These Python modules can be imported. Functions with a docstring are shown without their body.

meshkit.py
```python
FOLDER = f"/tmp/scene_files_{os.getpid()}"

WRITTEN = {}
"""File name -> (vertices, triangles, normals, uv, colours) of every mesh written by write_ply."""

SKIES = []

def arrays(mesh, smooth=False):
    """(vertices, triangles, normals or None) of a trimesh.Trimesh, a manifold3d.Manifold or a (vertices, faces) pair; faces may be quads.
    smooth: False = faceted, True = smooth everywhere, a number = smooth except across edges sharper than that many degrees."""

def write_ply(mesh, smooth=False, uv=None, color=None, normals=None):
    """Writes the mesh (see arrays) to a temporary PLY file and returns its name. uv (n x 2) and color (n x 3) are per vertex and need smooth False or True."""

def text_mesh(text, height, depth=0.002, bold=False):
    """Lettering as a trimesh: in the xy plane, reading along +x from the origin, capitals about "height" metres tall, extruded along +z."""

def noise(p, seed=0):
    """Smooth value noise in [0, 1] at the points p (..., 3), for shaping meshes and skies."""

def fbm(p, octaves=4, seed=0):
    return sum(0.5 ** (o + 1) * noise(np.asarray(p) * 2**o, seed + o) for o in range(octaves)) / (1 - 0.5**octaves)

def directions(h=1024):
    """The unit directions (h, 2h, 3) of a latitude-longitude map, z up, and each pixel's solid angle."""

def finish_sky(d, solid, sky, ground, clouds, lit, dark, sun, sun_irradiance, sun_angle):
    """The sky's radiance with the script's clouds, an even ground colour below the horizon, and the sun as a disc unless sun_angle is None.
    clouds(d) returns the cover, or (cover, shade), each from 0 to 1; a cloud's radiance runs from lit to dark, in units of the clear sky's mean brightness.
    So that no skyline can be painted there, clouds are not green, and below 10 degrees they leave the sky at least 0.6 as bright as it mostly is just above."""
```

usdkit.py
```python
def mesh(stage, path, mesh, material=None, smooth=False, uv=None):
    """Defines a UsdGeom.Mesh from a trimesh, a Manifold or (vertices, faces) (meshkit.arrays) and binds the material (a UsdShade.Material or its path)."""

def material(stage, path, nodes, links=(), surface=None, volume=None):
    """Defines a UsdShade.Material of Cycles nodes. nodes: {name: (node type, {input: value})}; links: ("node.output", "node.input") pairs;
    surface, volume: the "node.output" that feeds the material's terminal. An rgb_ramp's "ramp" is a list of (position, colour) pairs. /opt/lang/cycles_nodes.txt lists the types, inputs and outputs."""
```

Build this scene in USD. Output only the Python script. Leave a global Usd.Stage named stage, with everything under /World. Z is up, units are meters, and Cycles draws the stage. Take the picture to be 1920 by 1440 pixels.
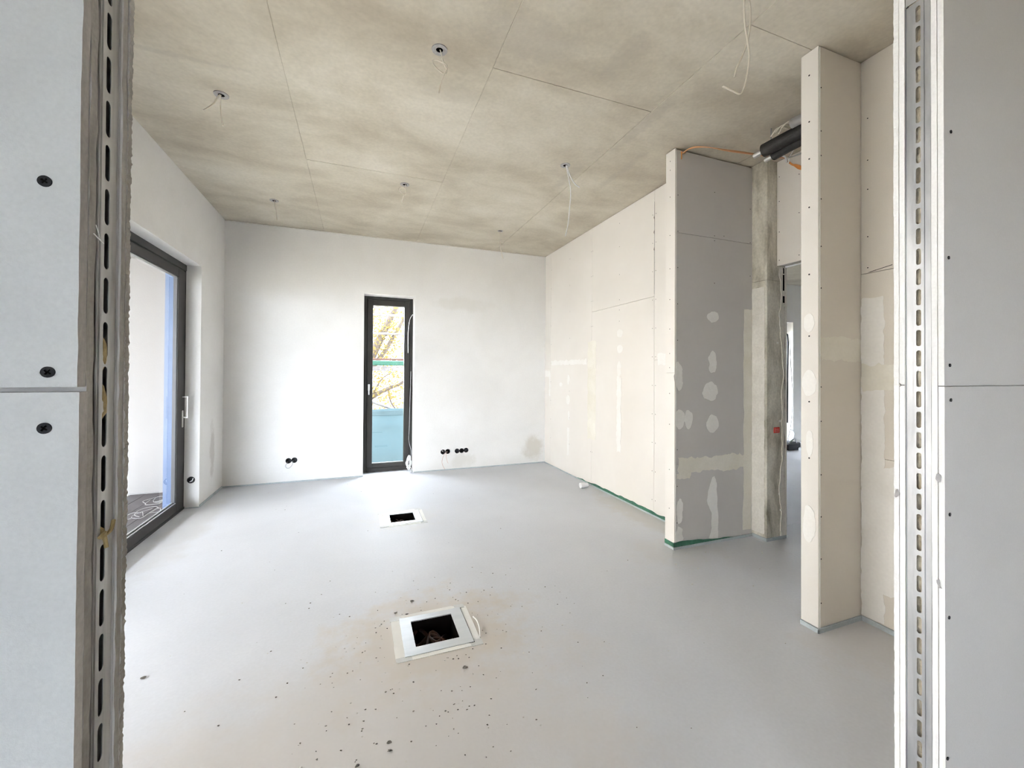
import math, random
import numpy as np
import trimesh
import manifold3d as m3
from shapely.geometry import Polygon, box as sbox
from shapely import affinity
from pxr import Usd, UsdGeom, UsdLux, UsdShade, Gf, Sdf
import usdkit, meshkit

stage = Usd.Stage.CreateInMemory()
UsdGeom.SetStageUpAxis(stage, "Z")
UsdGeom.SetStageMetersPerUnit(stage, 1.0)
UsdGeom.Xform.Define(stage, "/World")
UsdGeom.Scope.Define(stage, "/World/Looks")

# ------------------------------------------------------------------ camera, sky, exposure
EYE = 1.35
cam = UsdGeom.Camera.Define(stage, "/World/camera")
PXMM = 36.0 / 1920.0
cam.CreateHorizontalApertureAttr(36.0)
cam.CreateVerticalApertureAttr(27.0)
cam.CreateFocalLengthAttr(766.958 * PXMM)
cam.CreateVerticalApertureOffsetAttr(-(720 - 691.178) * PXMM)
cam.CreateClippingRangeAttr(Gf.Vec2f(0.02, 1000))
cam.CreateExposureAttr(3.02)
_y, _p, _r = math.radians(20.483), math.radians(0.451), math.radians(0.334)
fwd = np.array([math.sin(_y) * math.cos(_p), math.cos(_y) * math.cos(_p), math.sin(_p)])
rgt = np.array([math.cos(_y), -math.sin(_y), 0.0])
upv = np.cross(rgt, fwd)
cr = rgt * math.cos(_r) + upv * math.sin(_r)
cu = upv * math.cos(_r) - rgt * math.sin(_r)
mm = np.eye(4)
mm[0, :3], mm[1, :3], mm[2, :3], mm[3, :3] = cr, cu, -fwd, (0, 0, EYE)
cam.AddTransformOp().Set(Gf.Matrix4d(*mm.ravel().tolist()))

sky = UsdLux.DomeLight.Define(stage, "/World/sky")           # bright, even overcast sky
sky.CreateIntensityAttr(1.0)
sky.CreateColorAttr(Gf.Vec3f(0.84, 0.885, 1.0))
sun = UsdLux.DistantLight.Define(stage, "/World/sun")        # low warm sun from the right, beyond the building
sun.CreateIntensityAttr(17.0)
sun.CreateAngleAttr(0.6)
sun.CreateColorAttr(Gf.Vec3f(1.0, 0.88, 0.78))
_sd = np.array([1.0, 0.05, 0.80])                           # towards the sun
_sd /= np.linalg.norm(_sd)
_sx = np.cross([0, 0, 1.0], _sd)
_sx /= np.linalg.norm(_sx)
_sm = np.eye(4)
_sm[0, :3], _sm[1, :3], _sm[2, :3] = _sx, np.cross(_sd, _sx), _sd
sun.AddTransformOp().Set(Gf.Matrix4d(*_sm.ravel().tolist()))

# ------------------------------------------------------------------ helpers
RNG = random.Random(7)
NPR = np.random.default_rng(7)
_used = {}


def numbered(path):
    n = _used.get(path, -1) + 1
    _used[path] = n
    return path if n == 0 else f"{path}_{n:03d}"


def tag(prim, label=None, cat=None, group=None, kind=None):
    for k, v in (("label", label), ("category", cat), ("group", group), ("kind", kind)):
        if v:
            prim.SetCustomDataByKey(k, v)
    return prim


def P(parent):
    return "/World" if parent is None else str(parent.GetPath())


def obj(name, mesh, material, parent=None, smooth=False, label=None, cat=None, group=None, kind=None, rel=None):
    """One mesh prim. rel: the parent's origin, subtracted from the points."""
    v, f, n = meshkit.arrays(mesh, smooth)
    if rel is not None:
        v = v - np.asarray(rel)
    path = numbered(f"{P(parent)}/{name}")
    g = UsdGeom.Mesh.Define(stage, path)
    from pxr import Vt
    g.CreatePointsAttr(Vt.Vec3fArray.FromNumpy(v.astype(np.float32)))
    g.CreateFaceVertexCountsAttr(Vt.IntArray.FromNumpy(np.full(len(f), 3, np.int32)))
    g.CreateFaceVertexIndicesAttr(Vt.IntArray.FromNumpy(f.astype(np.int32).ravel()))
    g.CreateSubdivisionSchemeAttr("none")
    if n is not None:
        g.CreateNormalsAttr(Vt.Vec3fArray.FromNumpy(n.astype(np.float32)))
        g.SetNormalsInterpolation("vertex")
    UsdShade.MaterialBindingAPI.Apply(g.GetPrim()).Bind(material)
    return tag(g.GetPrim(), label, cat, group, kind)


class Thing:
    """An Xform at loc; parts are given in world coordinates."""

    def __init__(self, name, label, cat, loc=(0, 0, 0), group=None, kind=None):
        self.loc = np.array(loc, float)
        x = UsdGeom.Xform.Define(stage, numbered(f"/World/{name}"))
        if any(self.loc):
            x.AddTranslateOp().Set(Gf.Vec3d(*map(float, loc)))
        self.prim = tag(x.GetPrim(), label, cat, group, kind)

    def part(self, name, mesh, material, parent=None, **k):
        return obj(name, mesh, material, parent or self.prim, rel=self.loc, **k)


def man(mesh):
    m = mesh.to_mesh()
    return trimesh.Trimesh(np.array(m.vert_properties[:, :3], float), np.array(m.tri_verts), process=False)


def mbox(x0, x1, y0, y1, z0, z1):
    return m3.Manifold.cube((x1 - x0, y1 - y0, z1 - z0)).translate((x0, y0, z0))


def box(x0, x1, y0, y1, z0, z1):
    return man(mbox(x0, x1, y0, y1, z0, z1))


def cbox(x0, x1, y0, y1, z0, z1, b=0.003):
    """Box with chamfered edges."""
    pts = []
    for sx in (0, 1):
        for sy in (0, 1):
            for sz in (0, 1):
                p = np.array([(x0, x1)[sx], (y0, y1)[sy], (z0, z1)[sz]])
                s = np.array([1 - 2 * sx, 1 - 2 * sy, 1 - 2 * sz]) * b
                for k in range(3):
                    e = s.copy()
                    e[k] = 0
                    pts.append(p + e)
    return man(m3.Manifold.hull_points(np.array(pts)))


def cat(*ms):
    return trimesh.util.concatenate([m if isinstance(m, trimesh.Trimesh) else man(m) for m in ms])


AX = {"X": (0, math.pi / 2, 0), "Y": (-math.pi / 2, 0, 0), "Z": (0, 0, 0)}


def mcyl(c, r, h, axis="Z", n=32, r2=None):
    """Cylinder centred on c."""
    m = m3.Manifold.cylinder(h, r, r if r2 is None else r2, n, True)
    if axis == "X":
        m = m.rotate((0, 90, 0))
    if axis == "Y":
        m = m.rotate((-90, 0, 0))
    return m.translate(tuple(map(float, c)))


def cyl(*a, **k):
    return man(mcyl(*a, **k))


def spline(pts, n=8):
    """Catmull-Rom through the points."""
    p = np.asarray(pts, float)
    if len(p) < 3:
        return np.linspace(p[0], p[-1], n + 1)
    q = np.vstack([2 * p[0] - p[1], p, 2 * p[-1] - p[-2]])
    out = []
    for i in range(1, len(q) - 2):
        a, b, c, d = q[i - 1:i + 3]
        for t in np.linspace(0, 1, n, endpoint=False):
            out.append(0.5 * (2 * b + (c - a) * t + (2 * a - 5 * b + 4 * c - d) * t * t + (3 * b - a - 3 * c + d) * t ** 3))
    out.append(p[-1])
    return np.array(out)


def tube(pts, r, n=8, smooth=8, r2=None):
    p = spline(pts, smooth) if smooth else np.asarray(pts, float)
    t = np.gradient(p, axis=0)
    t /= np.linalg.norm(t, axis=1, keepdims=True) + 1e-12
    a = np.cross(t[0], [0.31, 0.77, 0.55])
    a /= np.linalg.norm(a)
    rad = np.linspace(r, r if r2 is None else r2, len(p))
    rings = []
    for i in range(len(p)):
        a = a - t[i] * (a @ t[i])
        a /= np.linalg.norm(a)
        b = np.cross(t[i], a)
        ang = np.arange(n) * 2 * math.pi / n
        rings.append(p[i] + rad[i] * (np.cos(ang)[:, None] * a + np.sin(ang)[:, None] * b))
    v = np.vstack(rings + [p[:1], p[-1:]])
    f = []
    for i in range(len(p) - 1):
        for j in range(n):
            k = (j + 1) % n
            f += [(i * n + j, i * n + k, (i + 1) * n + k), (i * n + j, (i + 1) * n + k, (i + 1) * n + j)]
    e = len(p) * n
    for j in range(n):
        k = (j + 1) % n
        f += [(e, k, j), (e + 1, e - n + j, e - n + k)]
    return trimesh.Trimesh(v, f, process=False)


def extrude(poly, axis, at, depth):
    """A shapely polygon in (u, v) extruded from 'at' by depth along axis. X: (u,v)=(y,z); Y: (x,z); Z: (x,y)."""
    out = []
    for g in getattr(poly, "geoms", [poly]):
        m = trimesh.creation.extrude_polygon(g, abs(depth), engine="earcut")
        v = np.array(m.vertices)
        w = v[:, 2] if depth > 0 else -v[:, 2]
        new = {"X": np.stack([at + w, v[:, 0], v[:, 1]], 1), "Y": np.stack([v[:, 0], at + w, v[:, 1]], 1), "Z": np.stack([v[:, 0], v[:, 1], at + w], 1)}[axis]
        f = np.array(m.faces)
        mesh = trimesh.Trimesh(new, f, process=False)
        if mesh.volume < 0:
            mesh.invert()
        out.append(mesh)
    return trimesh.util.concatenate(out)


def ragged(poly, amp, step=0.02, seed=0, freq=14.0):
    """The polygon with an uneven trowelled outline."""
    line = poly.exterior
    n = max(12, int(line.length / step))
    pts = np.array([line.interpolate(i / n, normalized=True).coords[0] for i in range(n)])
    q = np.column_stack([pts * freq, np.full(n, seed * 7.31)])
    d = np.stack([meshkit.fbm(q, 3, seed) - 0.5, meshkit.fbm(q + 31.7, 3, seed + 5) - 0.5], 1)
    g = Polygon(pts + d * 2 * amp).buffer(0)
    return max(g.geoms, key=lambda s: s.area) if hasattr(g, "geoms") else g


def ellipse(u, v, ru, rv):
    return affinity.scale(Polygon([(math.cos(a), math.sin(a)) for a in np.linspace(0, 2 * math.pi, 25)[:-1]]), ru, rv, origin=(0, 0)).buffer(0) if False else \
        Polygon([(u + ru * math.cos(a), v + rv * math.sin(a)) for a in np.linspace(0, 2 * math.pi, 25)[:-1]])


# ------------------------------------------------------------------ materials
def mat(name, c1, c2=None, scale=4.0, rough=0.8, bump=0.0, bscale=120.0, detail=5, metallic=0.0, spots=(), spec=None, stretch=(1, 1, 1), rnd=0.0, mid=None, fine=0.0, lo=0.3, hi=0.7):
    """Two-tone noise over world position, with fine grain, bump and stains. spots: (centre, radius, colour, strength, noise scale)."""
    c2 = c2 or c1
    N = {"g": ("geometry", {}), "p": ("principled_bsdf", {"roughness": rough, "metallic": metallic})}
    if spec is not None:
        N["p"][1]["specular_ior_level"] = spec
    L = []
    N["mp"] = ("mapping", {"scale": stretch})
    L.append(("g.position", "mp.vector"))
    N["n"] = ("noise_texture", {"scale": scale, "detail": detail, "roughness": 0.6, "distortion": 0.3})
    L.append(("mp.vector", "n.vector"))
    stops = [(lo, c1), (hi, c2)] if mid is None else [(lo, c1), (0.5, mid), (hi, c2)]
    N["r"] = ("rgb_ramp", {"ramp": stops})
    L.append(("n.fac", "r.fac"))
    col = "r.color"
    if fine:
        N["fn"] = ("noise_texture", {"scale": bscale, "detail": 3.0})
        N["fr"] = ("map_range", {"from_min": 0.3, "from_max": 0.7, "to_min": 1 - fine, "to_max": 1 + fine})
        N["fm"] = ("vector_math", {"math_type": "scale"})
        L += [("g.position", "fn.vector"), ("fn.fac", "fr.value"), (col, "fm.vector1"), ("fr.result", "fm.scale")]
        col = "fm.vector"
    if rnd:
        N["oi"] = ("object_info", {})
        N["or"] = ("map_range", {"from_min": 0.0, "from_max": 1.0, "to_min": 1 - rnd, "to_max": 1 + rnd})
        N["om"] = ("vector_math", {"math_type": "scale"})
        L += [("oi.random", "or.value"), (col, "om.vector1"), ("or.result", "om.scale")]
        col = "om.vector"
    for i, (c, rad, sc, k, ns) in enumerate(spots):
        N[f"s{i}a"] = ("vector_math", {"math_type": "subtract", "vector2": c})
        N[f"s{i}b"] = ("vector_math", {"math_type": "divide", "vector2": rad if np.ndim(rad) else (rad,) * 3})
        N[f"s{i}c"] = ("vector_math", {"math_type": "length"})
        N[f"s{i}n"] = ("noise_texture", {"scale": ns, "detail": 5.0, "roughness": 0.65})
        N[f"s{i}d"] = ("math", {"math_type": "multiply_add", "value2": 1.6, "value3": -0.8})
        N[f"s{i}e"] = ("math", {"math_type": "add"})
        N[f"s{i}f"] = ("map_range", {"range_type": "smoothstep", "from_min": 1.05, "from_max": 0.35, "to_min": 0.0, "to_max": k, "clamp": True})
        N[f"s{i}m"] = ("mix", {"color2": sc})
        L += [("g.position", f"s{i}a.vector1"), (f"s{i}a.vector", f"s{i}b.vector1"), (f"s{i}b.vector", f"s{i}c.vector1"), ("g.position", f"s{i}n.vector"),
              (f"s{i}n.fac", f"s{i}d.value1"), (f"s{i}c.value", f"s{i}e.value1"), (f"s{i}d.value", f"s{i}e.value2"), (f"s{i}e.value", f"s{i}f.value"),
              (f"s{i}f.result", f"s{i}m.fac"), (col, f"s{i}m.color1")]
        col = f"s{i}m.color"
    L.append((col, "p.base_color"))
    if bump:
        N["bn"] = ("noise_texture", {"scale": bscale, "detail": 4.0, "roughness": 0.6})
        N["b"] = ("bump", {"strength": 1.0, "distance": bump})
        L += [("mp.vector", "bn.vector"), ("bn.fac", "b.height"), ("b.normal", "p.normal")]
    return usdkit.material(stage, f"/World/Looks/{name}", N, L, surface="p.BSDF")


def glass_mat(name, tint=(0.95, 0.97, 0.97), ior=1.6):
    return usdkit.material(stage, f"/World/Looks/{name}", {"t": ("transparent_bsdf", {"color": tint}), "g": ("glossy_bsdf", {"color": (1, 1, 1), "roughness": 0.0}), "f": ("fresnel", {"IOR": ior}), "geo": ("geometry", {}), "inv": ("math", {"math_type": "subtract", "value1": 1.0}), "mul": ("math", {"math_type": "multiply"}), "m": ("mix_closure", {})},
                           [("geo.backfacing", "inv.value2"), ("f.fac", "mul.value1"), ("inv.value", "mul.value2"), ("mul.value", "m.fac"), ("t.BSDF", "m.closure1"), ("g.BSDF", "m.closure2")], surface="m.closure")


def leaf_mat(name, c1, c2, tr):
    return usdkit.material(stage, f"/World/Looks/{name}", {"g": ("geometry", {}), "r": ("rgb_ramp", {"ramp": [(0.0, c1), (1.0, c2)]}), "d": ("diffuse_bsdf", {}), "t": ("translucent_bsdf", {}), "m": ("mix_closure", {"fac": tr})},
                           [("g.random_per_island", "r.fac"), ("r.color", "d.color"), ("r.color", "t.color"), ("d.BSDF", "m.closure1"), ("t.BSDF", "m.closure2")], surface="m.closure")


M = {}
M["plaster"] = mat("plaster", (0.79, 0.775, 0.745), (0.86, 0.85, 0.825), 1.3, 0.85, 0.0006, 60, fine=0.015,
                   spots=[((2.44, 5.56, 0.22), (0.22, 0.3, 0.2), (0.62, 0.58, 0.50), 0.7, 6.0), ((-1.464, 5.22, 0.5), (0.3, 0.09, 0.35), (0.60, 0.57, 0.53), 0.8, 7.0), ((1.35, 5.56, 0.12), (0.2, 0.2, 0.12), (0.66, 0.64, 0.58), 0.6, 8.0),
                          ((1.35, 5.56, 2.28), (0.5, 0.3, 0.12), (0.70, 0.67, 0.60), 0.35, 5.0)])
M["reveal"] = mat("reveal_plaster", (0.78, 0.77, 0.75), (0.84, 0.83, 0.81), 3, 0.85, 0.0006, 60)
M["board"] = mat("gypsum_paper", (0.60, 0.575, 0.545), (0.645, 0.62, 0.59), 1.5, 0.8, 0.0002, 300, fine=0.02, rnd=0.02)
M["board_pale"] = mat("gypsum_paper_pale", (0.79, 0.75, 0.69), (0.84, 0.805, 0.75), 1.2, 0.8, 0.0002, 300, fine=0.02, rnd=0.015)
M["board_tan"] = mat("gypsum_paper_tan", (0.73, 0.68, 0.60), (0.78, 0.73, 0.65), 1.2, 0.8, 0.0002, 300, fine=0.02, rnd=0.015)
M["board_front"] = mat("gypsum_paper_front", (0.64, 0.645, 0.635), (0.70, 0.705, 0.69), 6, 0.8, 0.0004, 260, fine=0.03)
M["core"] = mat("gypsum_core", (0.56, 0.53, 0.49), (0.72, 0.69, 0.65), 35, 0.95, 0.001, 200, fine=0.05, stretch=(1, 1, 0.25))
M["core_dirty"] = mat("gypsum_core_dirty", (0.22, 0.20, 0.165), (0.44, 0.41, 0.36), 24, 0.95, 0.0012, 160, fine=0.08, stretch=(1, 1, 0.15), lo=0.25, hi=0.62)
M["core_taupe"] = mat("gypsum_core_taupe", (0.30, 0.275, 0.245), (0.50, 0.465, 0.42), 18, 0.95, 0.0012, 160, fine=0.08, stretch=(1, 1, 0.2), lo=0.25, hi=0.6)
M["core_white"] = mat("gypsum_core_white", (0.86, 0.85, 0.82), (0.92, 0.91, 0.885), 25, 0.95, 0.0008, 200, fine=0.03, stretch=(1, 1, 0.3))
M["filler"] = mat("filler", (0.84, 0.82, 0.77), (0.90, 0.885, 0.85), 5, 0.8, 0.0004, 70, fine=0.02)
M["filler_soft"] = mat("filler_soft", (0.85, 0.825, 0.775), (0.89, 0.87, 0.83), 5, 0.8, 0.0004, 70, fine=0.02)
M["filler_cream"] = mat("filler_cream", (0.76, 0.72, 0.61), (0.86, 0.83, 0.75), 4, 0.8, 0.0004, 70, fine=0.02)
M["concrete"] = mat("concrete", (0.48, 0.425, 0.33), (0.69, 0.64, 0.54), 1.1, 0.85, 0.0008, 45, detail=10, rnd=0.02, fine=0.045, mid=(0.605, 0.552, 0.447), stretch=(1.0, 1.6, 1.0), lo=0.34, hi=0.66,
                    spots=[((0.80, 1.95, 3.08), (0.35, 0.18, 0.5), (0.44, 0.40, 0.34), 0.35, 18.0), ((1.85, 2.35, 3.08), (0.07, 0.45, 0.5), (0.42, 0.38, 0.32), 0.35, 18.0), ((1.72, 3.2, 3.08), (0.07, 0.35, 0.5), (0.42, 0.38, 0.32), 0.35, 18.0),
                           ((1.35, 1.9, 3.08), (0.08, 0.22, 0.5), (0.44, 0.40, 0.34), 0.3, 20.0), ((-0.95, 2.75, 3.08), (0.45, 0.03, 0.5), (0.42, 0.38, 0.32), 0.3, 16.0), ((2.1, 3.0, 3.08), (0.05, 0.5, 0.5), (0.42, 0.38, 0.32), 0.3, 18.0),
                           ((0.55, 2.5, 3.08), (0.3, 0.12, 0.5), (0.46, 0.42, 0.35), 0.25, 18.0)])
M["column"] = mat("column_concrete", (0.30, 0.275, 0.20), (0.78, 0.75, 0.66), 6, 0.85, 0.002, 60, detail=8, fine=0.09, lo=0.32, hi=0.66, mid=(0.64, 0.605, 0.51), stretch=(1, 1, 0.35))
M["render_coat"] = mat("render_coat", (0.72, 0.69, 0.62), (0.82, 0.79, 0.73), 9, 0.9, 0.0015, 60, fine=0.05)
M["floor"] = mat("screed", (0.60, 0.61, 0.635), (0.68, 0.69, 0.715), 0.9, 0.5, 0.0005, 70, detail=7, fine=0.025, spec=0.35,
                 spots=[((0.36, 2.12, 0), (0.62, 0.5, 0.5), (0.60, 0.53, 0.44), 0.75, 5.0), ((0.38, 3.88, 0), (0.42, 0.38, 0.5), (0.66, 0.64, 0.60), 0.5, 6.0), ((2.55, 3.3, 0), (0.3, 0.9, 0.5), (0.56, 0.53, 0.48), 0.6, 5.0),
                        ((2.3, 2.5, 0), (0.5, 0.3, 0.4), (0.60, 0.57, 0.53), 0.35, 6.0), ((2.4, 1.3, 0), (0.4, 0.3, 0.4), (0.60, 0.56, 0.52), 0.4, 6.0), ((-1.35, 4.2, 0), (0.2, 1.2, 0.4), (0.50, 0.47, 0.42), 0.4, 4.0), ((0.05, 1.5, 0), (1.3, 0.7, 0.5), (0.63, 0.585, 0.54), 0.6, 3.0)])
M["foam"] = mat("edge_foam", (0.40, 0.45, 0.47), (0.52, 0.57, 0.58), 9, 0.7, 0.001, 90, fine=0.05)
M["green"] = mat("green_film", (0.03, 0.12, 0.075), (0.07, 0.24, 0.15), 14, 0.35, 0.002, 50)
M["frame"] = mat("window_frame_bronze", (0.024, 0.022, 0.018), (0.030, 0.028, 0.023), 8, 0.5)
M["gasket"] = mat("gasket_black", (0.012, 0.012, 0.012), None, 4, 0.5)
M["bead_grey"] = mat("bead_grey", (0.075, 0.075, 0.078), (0.09, 0.09, 0.093), 5, 0.4)
M["bead"] = mat("aluminium_bead", (0.55, 0.57, 0.58), (0.65, 0.66, 0.66), 12, 0.35, metallic=0.6)
M["steel"] = mat("galvanised_steel", (0.34, 0.35, 0.36), (0.58, 0.59, 0.60), 14, 0.5, 0.0004, 120, metallic=0.85, stretch=(1, 1, 0.2))
M["steel_dull"] = mat("dusty_steel", (0.30, 0.29, 0.26), (0.62, 0.61, 0.58), 22, 0.55, 0.0004, 120, metallic=0.35, stretch=(1, 1, 0.12))
M["steel_plate"] = mat("brushed_plate", (0.56, 0.58, 0.59), (0.64, 0.655, 0.66), 30, 0.42, 0.0002, 200, metallic=0.55, stretch=(0.1, 1, 1))
M["chrome"] = mat("chrome", (0.92, 0.92, 0.92), None, 3, 0.35, metallic=1.0)
M["satin"] = mat("satin_handle", (0.72, 0.72, 0.71), None, 3, 0.3, metallic=0.4)
M["black"] = mat("black_plastic", (0.016, 0.017, 0.02), (0.03, 0.03, 0.034), 20, 0.5)
M["screw"] = mat("black_screw", (0.008, 0.008, 0.009), (0.016, 0.016, 0.018), 80, 0.45, spec=0.3)
M["ring"] = mat("grey_plastic_ring", (0.36, 0.34, 0.33), (0.44, 0.42, 0.41), 60, 0.6, fine=0.08)
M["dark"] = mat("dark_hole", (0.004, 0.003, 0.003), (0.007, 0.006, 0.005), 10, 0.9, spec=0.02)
M["cable"] = mat("pale_cable", (0.72, 0.66, 0.56), (0.78, 0.72, 0.62), 20, 0.55)
M["cable_white"] = mat("white_cable", (0.80, 0.80, 0.79), (0.86, 0.86, 0.85), 20, 0.5)
M["cable_grey"] = mat("grey_cable", (0.42, 0.43, 0.44), (0.5, 0.5, 0.5), 20, 0.5)
M["copper"] = mat("salmon_wire", (0.62, 0.38, 0.30), (0.70, 0.46, 0.37), 20, 0.5)
M["orange"] = mat("orange_plastic", (0.72, 0.27, 0.06), (0.80, 0.34, 0.10), 15, 0.5)
M["orange_pale"] = mat("orange_cable", (0.80, 0.42, 0.20), (0.85, 0.48, 0.26), 15, 0.5)
M["pipe"] = mat("pipe_insulation", (0.010, 0.010, 0.010), (0.035, 0.033, 0.031), 14, 0.6, 0.002, 60)
M["pipe_grey"] = mat("grey_duct", (0.28, 0.27, 0.26), (0.36, 0.35, 0.34), 14, 0.4)
M["tape"] = mat("masking_tape", (0.80, 0.79, 0.755), (0.85, 0.84, 0.80), 18, 0.7, 0.0004, 90)
M["tape_grey"] = mat("clear_tape", (0.56, 0.56, 0.54), (0.64, 0.64, 0.62), 30, 0.4, 0.0005, 90)
M["duct_brown"] = mat("brown_conduit", (0.022, 0.008, 0.004), (0.045, 0.016, 0.008), 20, 0.5, spec=0.2)
M["cavity"] = mat("floor_cavity", (0.006, 0.004, 0.004), (0.010, 0.007, 0.006), 15, 0.9, spec=0.05)
M["wool"] = mat("mineral_wool", (0.40, 0.33, 0.22), (0.74, 0.68, 0.55), 45, 0.95, 0.004, 60, stretch=(1, 1, 0.5), fine=0.1)
M["foam_tan"] = mat("expanding_foam", (0.30, 0.22, 0.09), (0.48, 0.37, 0.18), 60, 0.8, 0.002, 100)
M["red"] = mat("red_label", (0.55, 0.03, 0.02), (0.62, 0.045, 0.03), 20, 0.45)
M["red_pale"] = mat("red_label_print", (0.72, 0.30, 0.26), None, 20, 0.5)
M["white_plastic"] = mat("white_plastic", (0.86, 0.86, 0.85), (0.9, 0.9, 0.89), 10, 0.4)
M["crumb"] = mat("mortar_crumb", (0.05, 0.045, 0.04), (0.26, 0.24, 0.21), 60, 0.9)
M["crumb_pale"] = mat("pale_crumb", (0.55, 0.52, 0.47), (0.8, 0.78, 0.74), 60, 0.9)
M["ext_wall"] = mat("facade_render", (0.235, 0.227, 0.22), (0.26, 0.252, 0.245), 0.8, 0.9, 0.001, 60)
M["ext_floor"] = mat("balcony_boards", (0.030, 0.025, 0.028), (0.055, 0.047, 0.05), 6, 0.6, 0.001, 40)
M["terrace"] = mat("terrace_screed", (0.58, 0.54, 0.47), (0.66, 0.62, 0.55), 2, 0.9)
M["film_blue"] = mat("blue_film", (0.075, 0.12, 0.23), (0.095, 0.15, 0.27), 3, 0.4)
M["net"] = leaf_mat("scaffold_net", (0.175, 0.25, 0.275), (0.215, 0.285, 0.305), 0.5)
M["scaf_steel"] = mat("scaffold_steel", (0.13, 0.12, 0.12), (0.2, 0.19, 0.18), 20, 0.5, metallic=0.3)
M["scaf_green"] = mat("scaffold_green", (0.015, 0.075, 0.05), (0.025, 0.10, 0.065), 12, 0.5)
M["wood"] = mat("toe_board_wood", (0.06, 0.028, 0.018), (0.10, 0.045, 0.03), 14, 0.7)
M["bark"] = mat("bark", (0.045, 0.034, 0.027), (0.085, 0.066, 0.05), 20, 0.9, 0.004, 30)
M["leaf"] = leaf_mat("autumn_leaf", (0.15, 0.115, 0.04), (0.36, 0.285, 0.12), 0.5)
M["ground"] = mat("sandy_ground", (0.34, 0.29, 0.21), (0.46, 0.40, 0.31), 1.5, 0.95)
M["glass"] = glass_mat("pane")
M["facade_cream"] = mat("facade_cream", (0.74, 0.66, 0.57), (0.78, 0.70, 0.61), 0.6, 0.9, 0.001, 40)
M["pane_dark"] = mat("dark_pane", (0.03, 0.035, 0.04), None, 2, 0.08)
M["roof"] = mat("roof_slab", (0.3, 0.3, 0.3), None, 2, 0.9)

# ------------------------------------------------------------------ dimensions (metres; camera above the origin, +y to the far wall)
H = 3.082
LX, BY = -1.464, 5.566               # left wall face, far wall face
RX = 2.606                           # right wall face
LXo, BYo = -1.754, 5.916             # outer faces
N1X, N1Y, N1B = 2.261, 2.498, 2.597  # first wall stub
CX, CY = 3.072, 2.371                # concrete column
DX, DXo = 3.192, 3.295               # doorway wall
N2X, N2Y, N2B = 2.250, 1.444, 1.534  # second wall stub
WX = 2.598                           # right wall near the camera
PY0, PY1 = 0.555, 0.655              # partition in the foreground
JL, JR = -0.273, 1.313               # its two jambs
HY = -2.6                            # wall behind the camera
EX = 9.0                             # far side of the next room

# ------------------------------------------------------------------ floor
fb = [(0.27, 0.488, 2.04, 2.255), (0.275, 0.489, 3.783, 3.993)]
fl = Thing("floor", "pale grey dusty screed floor running through both rooms", "floor", kind="structure")
main = mbox(LXo + 0.1, 3.0385, HY - 0.1, 5.80, -0.25, 0.0)
for (x0, x1, y0, y1) in fb:
    main = main - mbox(x0 - 0.01, x1 + 0.01, y0 - 0.01, y1 + 0.01, -0.14, 0.1)
fl.part("screed_slab", man(main), M["floor"])
fl.part("screed_slab", box(3.0415, EX, -0.6, 2.5535, -0.25, 0.0), M["floor"])
fl.part("screed_slab", box(3.0415, EX, 2.5565, 5.80, -0.25, 0.0), M["floor"])
fl.part("slab_base", box(LXo + 0.1, EX, HY - 0.1, 5.85, -0.4, -0.25), M["roof"])

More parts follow.
